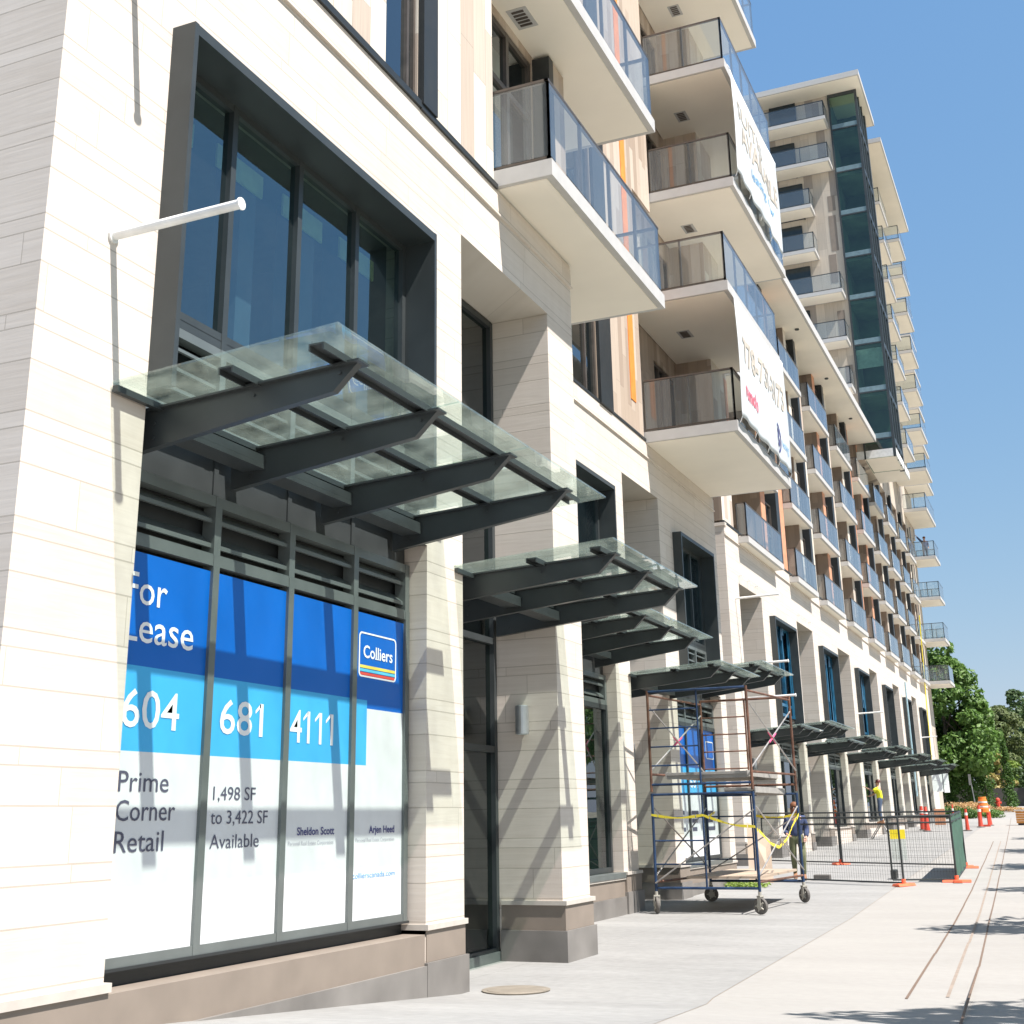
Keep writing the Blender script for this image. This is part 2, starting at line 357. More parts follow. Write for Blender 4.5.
# ------------------------------------------------------------------ text
def text_mesh(s, x, y0, z0, height, width, bold=0, x_face=0):
    """lettering standing on the plane x, reading along +Y; cap height and overall width in metres"""
    cu = bpy.data.curves.new('lettering', 'FONT'); cu.body = s; cu.size = 1; cu.offset = bold; cu.resolution_u = 3
    ob = bpy.data.objects.new('lettering_tmp', cu); COL.objects.link(ob)
    dg = bpy.context.evaluated_depsgraph_get(); dg.update()
    me = bpy.data.meshes.new_from_object(ob.evaluated_get(dg))
    xs = [v.co.x for v in me.vertices]; x_min, x_max = min(xs), max(xs)
    cap = .70
    sx = width/(x_max-x_min) if width else height/cap; sz = height/cap
    out = [((x, y0+(v.co.x-x_min)*sx, z0+v.co.y*sz)) for v in me.vertices]
    fs = [list(p.vertices) for p in me.polygons]
    bpy.data.objects.remove(ob); bpy.data.meshes.remove(me); bpy.data.curves.remove(cu)
    return out, fs

def lettering(s, x, y0, z0, h, w, mat, parent, bold=0, lean=None):
    v, f = text_mesh(s, x, y0, z0, h, w, bold)
    if lean: v = [lean(p) for p in v]
    mb = MB(); mb.v = v; mb.f = f; mb.m = [0]*len(f)
    o = mb.build('lettering', mat, parent)
    return o

# ------------------------------------------------------------------ setting
def ground_strip(name, mat, xfun0, xfun1, ys, dz, kind='structure', nx=1):
    mb = MB()
    for a, b in zip(ys, ys[1:]):
        mb.face([(xfun0(a), a, G(a)+dz), (xfun1(a), a, G(a)+dz), (xfun1(b), b, G(b)+dz), (xfun0(b), b, G(b)+dz)])
    return mb.build(name, mat, kind=kind)
ys = [-200,-60,-10, 0, 5.5, 12, 16, 22, 40, 60, 80, 105, 118, 130, 200, 600, 2500]
ground_strip('ground', M['soil'], lambda y: -1500, lambda y: 1500, ys, -.016)
jx = lambda y: 2.43 - .0304*(y-12.4) if y > 12.4 else 2.43+(12.4-y)*.123            # the joint between the two pavings
ysw = [-40,-10, 0, 5.5, 8, 10, 12, 12.4, 16, 22, 30, 40, 60, 80, 105]
ground_strip('pavement', M['walk_grey'], lambda y: -14, jx, ysw, -.008)
ground_strip('pavement', M['walk_pale'], lambda y: jx(y)+.012, lambda y: 7.4, ysw, -.008)
ground_strip('paving_joint', M['seammid'], jx, lambda y: jx(y)+.012, ysw, -.010)
ground_strip('path', M['walk_pale'], lambda y: -4.0+(y-105)*.18, lambda y: 7.4, [105,112,118,126], -.008)
ground_strip('path', M['street'], lambda y: -14, lambda y: -4.0, [105,112], -.008)
ground_strip('road', M['street'], lambda y: 7.7, lambda y: 17.5, [-60,-10,0,5.5,12,16,22,40,60,80,105,126], -.12)
kb = MB()
for a, b in zip([-40,0,5.5,12,22,60,105], [0,5.5,12,22,60,105,126]):
    kb.hexa([(7.4,a,G(a)-.3),(7.7,a,G(a)-.3),(7.7,b,G(b)-.3),(7.4,b,G(b)-.3),(7.4,a,G(a)),(7.7,a,G(a)),(7.7,b,G(b)),(7.4,b,G(b))])
kb.build('kerb', M['walk_pale'], kind='structure')
ground_strip('pavement', M['walk_pale'], lambda y: 17.5, lambda y: 20, [-60,0,5.5,12,22,60,105,126], -.008)
def groove(pts, w, mat):
    mb = MB()
    for (x0,y0),(x1,y1) in zip(pts, pts[1:]):
        n = max(1, int(abs(y1-y0)/4))
        for i in range(n):
            a, b = i/n, (i+1)/n
            xa, ya, xb, yb = x0+(x1-x0)*a, y0+(y1-y0)*a, x0+(x1-x0)*b, y0+(y1-y0)*b
            j1, j2 = random.uniform(-.006,.006), random.uniform(-.006,.006)
            mb.face([(xa-w+j1,ya,G(ya)-.003),(xa+w+j1,ya,G(ya)-.003),(xb+w+j2,yb,G(yb)-.003),(xb-w+j2,yb,G(yb)-.003)])
    mb.build('pavement_groove', mat, kind='structure')
groove([(4.12,12.8),(3.49,29.),(2.35,55.2)], .013, M['seamdark'])
groove([(4.45,13.),(4.01,23.6),(2.62,55.2)], .016, M['seammid'])
groove([(4.83,8.),(4.77,10.7),(4.32,20.4),(2.85,55.1),(.9,100)], .011, M['seamdark'])
mb = MB(); mb.lathe((.46,12.37,G(12.37)-.012), [(.33,0),(.34,.016)], 32)
mb.lathe((.46,12.37,G(12.37)), [(.29,.004),(.285,.008)], 32)
mb.build('manhole_cover', M['iron'], label='round rusty iron cover set in the grey pavement by the second pier', cat='manhole cover')

# ------------------------------------------------------------------ buildings
def facade(mb, X, y0, y1, z0, z1, ops, tin=.35):
    """wall on plane X with real openings; ops = (ya, yb, za, zb, depth of the reveal)"""
    ysx = sorted({y0, y1, *[o[0] for o in ops], *[o[1] for o in ops]}); zs = sorted({z0, z1, *[o[2] for o in ops], *[o[3] for o in ops]})
    for a, b in zip(ysx, ysx[1:]):
        for c, d in zip(zs, zs[1:]):
            ym, zm = (a+b)/2, (c+d)/2
            if any(o[0] < ym < o[1] and o[2] < zm < o[3] for o in ops): continue
            mb.face([(X,a,c),(X,b,c),(X,b,d),(X,a,d)])
    for (a, b, c, d, dp, *fl) in ops:
        fl = fl[0] if fl else ''
        mb.face([(X,a,c),(X-dp,a,c),(X-dp,a,d),(X,a,d)])
        mb.face([(X,b,c),(X,b,d),(X-dp,b,d),(X-dp,b,c)])
        if 't' not in fl: mb.face([(X,a,d),(X-dp,a,d),(X-dp,b,d),(X,b,d)])
        if c > z0+.01 and 'b' not in fl: mb.face([(X,a,c),(X,b,c),(X-dp,b,c),(X-dp,a,c)])

def window_grid(parent, X, ysl, zsl, fw, mat_f, mat_g, depth=.07, name='window', outer=True, glassmats=None, fwo=None):
    """framed glazing on plane X: bars at every y and z of the lists; returns the frame"""
    f = MB(); fwo = fwo or fw
    for i, y in enumerate(ysl):
        w = fwo if i in (0, len(ysl)-1) else fw
        a = y if i == 0 else (y-w if i == len(ysl)-1 else y-w/2)
        f.box(X-depth, X, a, a+w, zsl[0], zsl[-1])
    for i, z in enumerate(zsl):
        w = fwo if i in (0, len(zsl)-1) else fw
        a = z if i == 0 else (z-w if i == len(zsl)-1 else z-w/2)
        f.box(X-depth+.004, X-.004, ysl[0]+.002, ysl[-1]-.002, a, a+w)
    fr = f.build(name, mat_f, parent)
    if mat_g:
        g = MB(); g.face([(X-depth/2, ysl[0], zsl[0]), (X-depth/2, ysl[-1], zsl[0]), (X-depth/2, ysl[-1], zsl[-1]), (X-depth/2, ysl[0], zsl[-1])])
        g.build('pane', mat_g, fr)
    return fr

def room(parent, X, y0, y1, z0, z1, depth, mat, extra=None):
    mb = MB(); x1 = X-.06; x0 = X-depth
    mb.face([(x0,y0,z0),(x0,y1,z0),(x0,y1,z1),(x0,y0,z1)]); mb.face([(x0,y0,z0),(x1,y0,z0),(x1,y0,z1),(x0,y0,z1)])
    mb.face([(x0,y1,z0),(x1,y1,z0),(x1,y1,z1),(x0,y1,z1)]); mb.face([(x0,y0,z0),(x1,y0,z0),(x1,y1,z0),(x0,y1,z0)]); mb.face([(x0,y0,z1),(x1,y0,z1),(x1,y1,z1),(x0,y1,z1)])
    return mb.build('interior', mat, parent)

def base_course(parent, X, y0, y1, zt, proud=.0, side0=None, side1=None, zg=None, low=None, zs=0.):
    """ledge, brown band and grey plinth of one stretch of wall; side0/side1 = depth of the return faces"""
    d0 = side0 or .12; d = max(d0, side1 or .12)
    l = MB(); l.box(X-d, X+proud+.035, y0-proud-.02, y1+proud+.02, zt-.05, zt); l.build('base_ledge', M['ledge'], parent)
    b = MB(); b.box(X-d, X+proud+.012, y0-proud, y1+proud, zt-.33, zt-.052); b.build('base_band', M['brown'], parent)
    g = MB(); g.box(X-d, X+proud+.04, y0-proud-.03, y1+proud+.03, (zs-.35), zt-.332); g.build('plinth', M['grey_base'], parent)

def canopy(parent, X, y0, y1, zi, beams, proj=1.83, root=-.2, rise=.13, glass_from=.02, purl=(.84,1.56), tilt_h=.34):
    """steel and glass canopy: glass sheets on two channels carried by tapered cantilever beams"""
    zt = lambda dx: zi + rise*dx/1.9
    g = MB()
    cuts = [y0]+[b+.05 for b in beams[1:-1]]+[y1]
    for a, b in zip(cuts, cuts[1:]):
        t = .018
        g.hexa([(X+glass_from,a+.006,zt(0)-t),(X+proj,a+.006,zt(proj)-t),(X+proj,b-.006,zt(proj)-t),(X+glass_from,b-.006,zt(0)-t),
                (X+glass_from,a+.006,zt(0)),(X+proj,a+.006,zt(proj)),(X+proj,b-.006,zt(proj)),(X+glass_from,b-.006,zt(0))])
    c = MB()
    for dx in purl:
        z = zt(dx)-.022; w = .06
        ya, yb = y0+.18, y1-.2
        # open channel section
        for (u0,u1,v0,v1) in ((-w,w,-.012,0),(-w,-w+.012,-.05,-.0122),(w-.012,w,-.05,-.0122)):
            c.hexa([(X+dx+u0,ya,z+v0),(X+dx+u1,ya,z+v0),(X+dx+u1,yb,z+v0),(X+dx+u0,yb,z+v0),(X+dx+u0,ya,z+v1),(X+dx+u1,ya,z+v1),(X+dx+u1,yb,z+v1),(X+dx+u0,yb,z+v1)])
    can = c.build('canopy', M['metal'], parent)
    g.build('glass_sheet', M['glass_can'], can)
    w = MB(); w.box(X+.012, X+.06, y0+.02, y1-.05, zi-.075, zi-.028); w.build('wall_channel', M['metal'], can)
    w = MB(); w.box(X-.08, X+.13, beams[0]+.05, beams[-1]-.05, zi-.23, zi-.19); w.box(X+.10, X+.13, beams[0]+.05, beams[-1]-.05, zi-.189, zi-.12); w.build('wall_channel', M['metal'], can)
    for b in beams:
        m = MB(); tip = purl[1]+.10
        poly = [(X+root, zi-.075), (X+tip+.02, zt(tip)-.075), (X+tip-.17, zt(tip)-.255), (X+root, zi-.075-tilt_h*.86)]
        m.prism(poly, 'y', b-.032, b+.032)
        fl = [(X+root, zi-.074), (X+tip+.05, zt(tip)-.074), (X+tip+.05, zt(tip)-.058), (X+root, zi-.058)]
        m.prism(fl, 'y', b-.075, b+.075)
        for (bx, bz) in ((root+.18, zi-.16), (root+.18, zi-.27), (tip-.12, zt(tip)-.13), (purl[0], zt(purl[0])-.13)):
            m.tube((X+bx, b-.042, bz), (X+bx, b+.042, bz), .014, 8)
        m.build('beam', M['metal'], can)
    return can

def louvers(parent, X, y0, y1, z0, z1, n=3, depth=.16, name='louver'):
    f = MB(); 
    for i in range(n):
        zc = z1-(i+.15)*(z1-z0)/n; h = (z1-z0)/n
        f.prism([(X-depth, zc), (X-depth+.02, zc+.01), (X-.008, zc-h*.40), (X-.008, zc-h*.56), (X-.035, zc-h*.56)], 'y', y0, y1)
    return f.build(name, M['metal_lt'], parent)

A = thing('apartment_building', 'nearest cream stone apartment building with glass canopies and a blue leasing sign', 'building', (-4, 18, 0))

# section 1, facade plane x = 0
W1 = (6.89, 11.32, .50, 7.60); R1 = (12.16, 14.86, -.4, 8.18)
w = MB()
facade(w, 0, 5.76, 15.80, .1, 9.27, [(W1[0], 11.10, 4.3, 7.64, .4, 'b'), (W1[0], W1[1], .575, 4.3, .4, 't'), (R1[0], R1[1], .1, R1[3], .82)])
w.face([(0,5.76,.1),(-12,5.76,.1),(-12,5.76,9.27),(0,5.76,9.27)])
w.face([(0,15.80,.1),(-3,15.80,.1),(-3,15.80,9.27),(0,15.80,9.27)])
w.build('stone_wall', M['stone'], A)
cr = MB()     # projecting coping band above the drip line
cr.prism([(-.002, 8.9), (.035, 8.9), (.035, 8.925), (.012, 8.94), (.012, 9.2), (-.002, 9.2)], 'y', 5.76, 15.80)
cr.build('stone_band', M['stone'], A)
fl = MB(); fl.box(-.3, .03, 5.72, 11.1, 9.275, 9.36); fl.box(-.3, .03, 11.1, 13.2, 9.262, 9.33); fl.build('flashing', M['metal_dk'], A)
# bases
mb = MB(); mb.box(-.3, .035, 5.70, 6.93, .60, .655); mb.build('base_ledge', M['ledge'], A)
mb = MB(); mb.box(-.3, .012, 5.76, 6.93, -.1, .598); mb.box(-.3, .004, 6.93, 11.30, -.1, .585); mb.build('base_band', M['brown'], A)
mb = MB(); mb.box(-.3, .040, 5.73, 11.28, -.4, .315); mb.build('plinth', M['grey_base'], A)
mb = MB(); mb.box(-.32, -.25, 6.9, 11.31, .56, .70); mb.box(-.3, -.17, 6.9, 11.31, .685, .705); mb.build('sill', M['metal_dk'], A)
base_course(A, 0, 11.32, 12.16, .67, .0, side0=.85)
base_course(A, 0, 14.875, 15.79, .67, .025, side0=.79)
# upper framed window, glass plane x = -.13
SUR = MB()
for (a,b,c,d,e,f) in ((-.14,.22,6.885,6.935,4.62,7.66), (-.14,.22,11.05,11.10,4.62,7.66)): SUR.box(a,b,c,d,e,f)
SUR.box(-.16, .2195, 6.935, 11.05, 7.565, 7.655)
SUR.build('window_surround', M['metal'], A)
up = window_grid(A, -.13, [6.935, 7.94, 8.98, 10.02, 11.05], [5.30, 5.40, 7.57], .07, M['metal'], M['glass_up'], .10)
room(A, -.13, 6.95, 11.30, 5.3, 7.75, 3.2, M['room'])
mb = MB()
for i in range(4):
    y = 7.0+i*1.035
    mb.box(-.42, -.40, y+.02, y+.72, 7.12, 7.34)
mb.build('roller_blind', M['blind'], A)
mb = MB()
for i, (o, wd) in enumerate(((.62,.26), (.68,.24), (.66,.25), (.5,.22))):
    y = 6.98+i*1.035
    mb.box(-.9, -.6, y+o, y+o+wd, 5.4, 7.6)
mb.build('interior_pier', simple('blue_grey_paint', (.10,.14,.22), .8), A)
mb = MB(); mb.box(-2.8, -1.2, 7.6, 8.6, 5.4, 5.9); mb.box(-2.4, -1.4, 9.1, 10.3, 5.4, 5.75); mb.box(-3.1, -3.0, 8.2, 9.0, 6.1, 6.9); mb.build('furniture', M['curtain'], A)
# louvres between the floors seen through the canopy, frames and dark band
window_grid(A, -.125, [6.935, 7.94, 8.98, 10.02, 11.05], [4.52, 5.295], .075, M['metal_lt'], None, .12, name='louver_frame')
louvers(A, -.15, 6.95, 11.04, 4.58, 5.24, 4)
mb = MB(); mb.box(-.52, -.34, 6.9, 11.3, .7, 5.3); mb.build('back_panel', M['metal_dk'], A)
mb = MB(); mb.box(-.33, -.25, 6.9, 11.3, 4.10, 4.62); mb.build('spandrel', M['metal'], A)
muls = [6.90, 8.075, 9.145, 10.24, 11.30]
lw = window_grid(A, -.19, muls, [3.55, 4.10], .085, M['metal_lt'], None, .12, name='louver_frame')
for a, b in zip(muls, muls[1:]): louvers(A, -.21, a+.03, b-.03, 3.63, 4.03, 2, .15)
for y in muls[1:-1]: mb = MB(); mb.box(-.252, -.235, y-.03, y+.03, 4.105, 4.5); mb.build('mullion', M['metal'], A)
sf = window_grid(A, -.185, muls, [.69, 3.62], .08, M['metal_lt'], None, .10, name='shop_window')
canopy(A, 0, 6.50, 11.68, 4.56, [7.05, 8.25, 9.63, 10.98], 1.83)
# recess 1: door glazing
D1 = window_grid(A, -.82, [12.17, 13.5, 14.86], [.06, 2.44, 3.78, 4.5, 8.17], .08, M['metal'], M['glass_dk'], .12, name='entrance_glazing')
room(A, -.85, 12.0, 15.6, .05, 8.2, 2.6, simple('green_dark_room', (.05,.085,.06), .9))
mb = MB(); mb.box(-1.02, -.80, 12.2, 14.85, -.1, .10); mb.build('threshold', M['metal_lt'], A)
canopy(A, -.02, 11.94, 15.12, 4.20, [12.42, 13.55, 14.78], 1.82, root=-.75)
# projecting rods on the corner pier
for (z, l) in ((5.63, 1.09), (7.72, .62)):
    m = MB(); m.tube((-.01, 6.41, z), (l, 6.41, z+.015), .034, 14); m.tube((l, 6.41, z+.015), (l+.012, 6.41, z+.015), .045, 14)
    m.lathe((0,6.41,z), [(.055,0),(.055,.02)], 14, 'x'); m.build('banner_rod', M['white_metal'], A)

# upper storeys of section 1
TOP = 24.6
w = MB(); facade(w, -.03, 5.80, 13.20, 9.33, TOP, [(10.36, 11.10, 9.36, 11.9, .12), (10.36,11.10,12.5,15.1,.12), (7.0,8.2,9.7,11.9,.12)])
w.face([(-.03,5.8,9.3),(-12,5.8,9.3),(-12,5.8,TOP),(-.03,5.8,TOP)])
w.face([(-.03,13.20,9.3),(-.30,13.20,9.3),(-.30,13.20,TOP),(-.03,13.20,TOP)])
w.build('siding', M['siding'], A)
for (z0, z1) in ((9.36, 11.9), (12.5, 15.1)):
    fr = window_grid(A, -.06, [10.36, 10.92, 11.10], [z0, z1], .05, M['rail'], M['glass'], .08)
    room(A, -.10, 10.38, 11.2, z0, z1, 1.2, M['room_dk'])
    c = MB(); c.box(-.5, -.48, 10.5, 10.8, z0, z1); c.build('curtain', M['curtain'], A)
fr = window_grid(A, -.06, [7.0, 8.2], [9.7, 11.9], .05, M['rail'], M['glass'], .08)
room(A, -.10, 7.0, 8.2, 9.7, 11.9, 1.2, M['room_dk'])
mb = MB(); mb.box(-.1, .05, 11.11, 11.46, 9.335, TOP); mb.build('dark_fin', M['metal_dk'], A)
# balcony back wall of section 1, x = -.25, and section 2, x = -1.75
w = MB(); facade(w, -.25, 13.20, 15.78, 9.3, TOP, [(13.3, 15.1, 9.6, 12.3, .1), (13.3, 15.1, 12.8, 15.4, .1)])
w.face([(-.25,15.78,9.3),(-3,15.78,9.3),(-3,15.78,TOP),(-.25,15.78,TOP)])
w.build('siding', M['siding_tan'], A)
for z0, z1 in ((9.6, 12.3), (12.8, 15.4)):
    window_grid(A, -.26, [13.3, 14.25, 15.1], [z0, z1-.95 if z0 < 10 else z1-.9, z1], .09, M['rail'], M['glass'], .10)
    room(A, -.30, 13.3, 15.1, z0, z1, 1.5, M['room_dk'])
    c = MB(); c.box(-.6, -.58, 14.35, 14.95, z0, z1); c.build('curtain', M['curtain'], A)
mb = MB(); mb.box(-.25, .02, 15.15, 15.32, 9.5, 12.4); mb.box(-.25,.02,15.15,15.32,12.8,15.5); mb.build('dark_fin', M['metal_dk'], A)
mb = MB(); mb.box(-.25, .0, 15.325, 15.79, 9.5, 12.4); mb.build('fin_cladding', M['siding_tan'], A)

# section 2, facade plane x = -1.75
X2 = -1.75
w = MB()
facade(w, X2, 15.80, 30.40, -.2, 9.27, [(17.2, 22.10, 4.3, 7.61, .4, 'b'), (17.2, 22.30, .55, 4.3, .4, 't'), (23.14, 25.54, -.2, 8.17, .8), (26.56, 29.35, 4.3, 7.61, .4, 'b'), (26.2, 29.9, .55, 4.3, .4, 't')])
w.face([(X2,30.40,-.2),(-12,30.40,-.2),(-12,30.40,9.27),(X2,30.40,9.27)])
w.build('stone_wall', M['stone'], A)
cr = MB(); cr.prism([(X2-.002, 8.9), (X2+.035, 8.9), (X2+.035, 8.925), (X2+.012, 8.94), (X2+.012, 9.2), (X2-.002, 9.2)], 'y', 15.80, 30.40); cr.build('stone_band', M['stone'], A)
for y0, y1, dz in ((15.9, 22.28, 0), (26.22, 30.35, .05)):
    base_course(A, X2+.004, y0, y1, .62, 0, zs=0, side0=.2)
base_course(A, X2+.02, 22.32, 23.12, .67+.02, .02, side0=.85)
base_course(A, X2+.02, 25.56, 26.18, .67+.02, .045, side0=.82, zs=.0)
for (a, b, lo) in ((17.2, 22.10, 22.30), (26.56, 29.35, 29.9)):
    SUR = MB(); SUR.box(X2-.14, X2+.20, a-.02, a+.04, 4.62, 7.62); SUR.box(X2-.14, X2+.20, b-.04, b+.01, 4.62, 7.62); SUR.box(X2-.16, X2+.1995, a+.04, b-.04, 7.54, 7.618)
    SUR.build('window_surround', M['metal'], A)
    n = 4 if a < 20 else 3
    yy = [a+.04+(b-a-.08)*i/n for i in range(n+1)]
    window_grid(A, X2-.13, yy, [5.30, 5.40, 7.545], .075, M['metal'], M['glass_up'], .10)
    room(A, X2-.15, a, b, 5.3, 7.6, 2., M['room_dk'])
    window_grid(A, X2-.125, yy, [4.52, 5.295], .07, M['metal_lt'], None, .12, name='louver_frame'); louvers(A, X2-.15, a+.05, b-.05, 4.58, 5.24, 4)
    la = a if a < 20 else 26.2
    y2 = [la+.01+(lo-la-.03)*i/n for i in range(n+1)]
    mb = MB(); mb.box(X2-.52, X2-.34, la, lo, 3.57, 5.3); mb.build('back_panel', M['metal_dk'], A)
    mb = MB(); mb.box(X2-.33, X2-.25, la, lo, 4.10, 4.6); mb.build('spandrel', M['metal'], A)
    window_grid(A, X2-.19, y2, [3.57, 4.10], .085, M['metal_lt'], None, .12, name='louver_frame'); louvers(A, X2-.21, la+.03, lo-.03, 3.64, 4.04, 2, .15)
    window_grid(A, X2-.185, y2, [.685, 3.568], .085, M['metal'], M['glass_dk'] if a < 20 else None, .10, name='shop_window')
    mb = MB(); mb.box(X2-.14, X2+.05, la+.02, lo-.02, .60, .685); mb.build('sill', M['metal_lt'], A)
    if a < 20:
        room(A, X2-.25, a, lo, .6, 3.56, 3, M['room'])
        c = MB(); c.box(X2-1.4, X2-1.35, 20.6, 21.2, .6, 3.5); c.box(X2-1.0, X2-.95, 21.6, 22.2, .6, 3.5); c.build('interior_partition', M['curtain'], A)
canopy(A, X2, 16.95, 22.42, 4.56, [17.6, 18.9, 20.3, 21.75], 1.83)
canopy(A, X2, 22.98, 26.2, 4.22, [23.4, 24.5, 25.7], 1.80, root=-.75)
canopy(A, X2, 26.35, 29.6, 4.56, [26.75, 27.9, 29.0], 1.83)
D1 = window_grid(A, X2-.8, [23.15, 24.3, 25.53], [.1, 2.44, 3.78, 4.5, 8.16], .08, M['metal'], M['glass_dk'], .12, name='entrance_glazing')
room(A, X2-.83, 23.1, 25.6, .05, 8.2, 2.2, M['room'])
# blue film sign in the third shop window
# upper storeys section 2
w = MB(); facade(w, X2-.02, 18.0, 24.85, 9.3, TOP, [(20.30, 21.95, 9.32, 12.3, .12), (20.3,21.95,12.7,15.4,.12)])
facade(w, X2-.02, 15.79, 18.0, 9.3, TOP, [(16.0, 17.6, 9.6, 12.3, .12)])
w.face([(X2-.02,24.85,9.3),(-3.4,24.85,9.3),(-3.4,24.85,TOP),(X2-.02,24.85,TOP)])
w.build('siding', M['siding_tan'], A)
for (a,b,c,d) in ((20.30,21.95,9.32,12.3),(20.3,21.95,12.7,15.4),(16.0,17.6,9.6,12.3)):
    window_grid(A, X2-.04, [a,(a*.35+b*.65),b], [c,d], .07, M['rail'], M['glass'], .09)
    room(A, X2-.08, a, b, c, d, 1.4, M['room_dk']); cc = MB(); cc.box(X2-.5, X2-.48, a+.95, b-.1, c, d); cc.build('curtain', M['curtain'], A)
mb = MB(); mb.box(X2-.06, X2+.05, 21.96, 22.68, 9.28, TOP); mb.build('dark_fin', M['metal_dk'], A)
mb = MB(); mb.box(X2-.1, X2+.02, 22.69, 24.9, 9.275, 9.33); mb.box(X2-.1,X2+.015,20.2,22,9.275,9.33); mb.build('flashing', M['metal_dk'], A)
mb = MB(); mb.box(X2-.06, X2-.005, 24.05, 24.38, 10.0, TOP); mb.build('orange_strip', M['orange'], A)
# recess behind the balcony stack and the block past it
XB = -2.1
XF = -1.2
w = MB(); facade(w, XB, 24.85, 28.9, 9.3, TOP, [(27.0, 28.7, 9.52+3.17*i, 11.9+3.17*i, .1) for i in range(5)])
w.face([(XB,28.9,9.3),(XF,28.9,9.3),(XF,28.9,TOP),(XB,28.9,TOP)])
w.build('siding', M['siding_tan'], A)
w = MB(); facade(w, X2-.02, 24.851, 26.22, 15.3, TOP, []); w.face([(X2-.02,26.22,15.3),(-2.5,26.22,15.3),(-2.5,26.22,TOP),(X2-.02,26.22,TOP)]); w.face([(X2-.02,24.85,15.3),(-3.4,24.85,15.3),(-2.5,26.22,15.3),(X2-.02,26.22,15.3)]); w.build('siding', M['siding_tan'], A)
w = MB(); facade(w, XF, 28.9, 30.40, 9.3, TOP, [])
w.face([(XF,30.40,9.3),(-12,30.40,9.3),(-12,30.40,TOP),(XF,30.40,TOP)])
w.build('siding', M['siding'], A)
mb = MB(); mb.box(XF-.04, XF+.012, 30.15, 30.405, 9.5, 12.3); mb.build('orange_strip', M['terracotta'], A)
for i in range(5):
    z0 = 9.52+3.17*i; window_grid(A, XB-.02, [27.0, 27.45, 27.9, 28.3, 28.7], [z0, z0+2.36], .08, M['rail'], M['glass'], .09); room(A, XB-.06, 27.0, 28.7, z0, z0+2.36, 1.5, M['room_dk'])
    for yc in (27.1, 28.0):
        cc = MB(); cc.box(XB-.5, XB-.48, yc, yc+.3, z0, z0+2.3); cc.build('curtain', M['curtain'], A)
mb = MB(); mb.box(-12, X2-.3, 5.9, 30.3, TOP-.02, TOP+.3); mb.box(-12, -11.8, 5.9, 30.3, 0, TOP-.03); mb.build('roof', M['slab'], A)
mb = MB(); mb.box(-3.2, -.3, 13.2, 15.8, 9.18, 9.26); mb.build('terrace_deck', M['slab'], A)

def balcony(parent, x0, x1, y0, y1, z, th=.23, rail_h=1.18, xr0=None, post=1.1, vent=None, sides=(1,1), xw=None, mat_r=None, light=False):
    """slab with painted edge + soffit, glass railing with posts and top rail"""
    s = MB(); s.box(x0, x1, y0, y1, z, z+th); sl = s.build('balcony', M['slab'], parent)
    f = MB(); f.box(x0+.01, x1-.10, y0+.07, y1-.10, z-.012, z-.001); f.build('soffit', M['soffit'], sl)
    xr0 = x0 if xr0 is None else xr0
    r = MB(); g = MB(); zt = z+th+rail_h; zb = z+th+.07; xo = x1-.06; ya, yb = y0+.06, y1-.06; p = .022
    def run(p0, p1):
        n = max(1, round((Vector(p1)-Vector(p0)).length/post))
        for i in range(n+1):
            t = i/n; x = p0[0]+(p1[0]-p0[0])*t; y = p0[1]+(p1[1]-p0[1])*t
            r.box(x-p, x+p, y-p, y+p, z+th, zt-.03)
        if abs(p1[0]-p0[0]) > abs(p1[1]-p0[1]):
            a, b = sorted((p0[0], p1[0])); y = p0[1]
            r.box(a, b+.03, y-.03, y+.03, zt-.035, zt); r.box(a, b, y-.018, y+.018, zb-.03, zb)
            g.face([(a,y-.027,zb),(b,y-.027,zb),(b,y-.027,zt-.05),(a,y-.027,zt-.05)])
        else:
            a, b = sorted((p0[1], p1[1])); x = p0[0]
            r.box(x-.0295, x+.0295, a-.03, b+.03, zt-.0345, zt-.0005); r.box(x-.018, x+.018, a, b, zb-.03, zb)
            g.face([(x+.027,a,zb),(x+.027,b,zb),(x+.027,b,zt-.05),(x+.027,a,zt-.05)])
    run((xo, ya), (xo, yb))
    if sides[0]: run((xr0, ya), (xo, ya))
    if sides[1]: run((xr0, yb), (xo, yb))
    r.build('railing_frame', mat_r or M['rail'], sl); g.build('railing_glass', M['glass_rail'], sl)
    if vent:
        v = MB(); vx, vy = vent; v.box(vx-.15, vx+.15, vy-.24, vy+.24, z-.022, z-.013)
        v = v.build('soffit_vent', M['slab'], sl); v = MB()
        for i in range(5): v.box(vx-.09, vx+.09, vy-.19+i*.08, vy-.15+i*.08, z-.034, z-.0225)
        v.build('soffit_vent', M['rail'], sl)
    return sl
# long balconies of section 1
balcony(A, -1.74, .77, 13.20, 18.03, 9.30, xr0=-.25)
balcony(A, -1.74, .77, 13.20, 18.03, 12.46, xr0=-.25, vent=(.0, 14.2))
balcony(A, -1.74, .77, 13.20, 18.03, 15.62, xr0=-.25)
# stack
for i, (z, xo, yo) in enumerate(((9.25,.26,30.3), (12.42,.26,30.2), (15.59,.26,32.1), (18.76,.26,31.6), (21.93,.26,30.6))):
    balcony(A, XB+.01, xo, 24.88 if i < 2 else 26.25, yo, z, xr0=-1.74, post=1.0, vent=(-1.3, 27.0 if i < 2 else 28.0) if i else None)

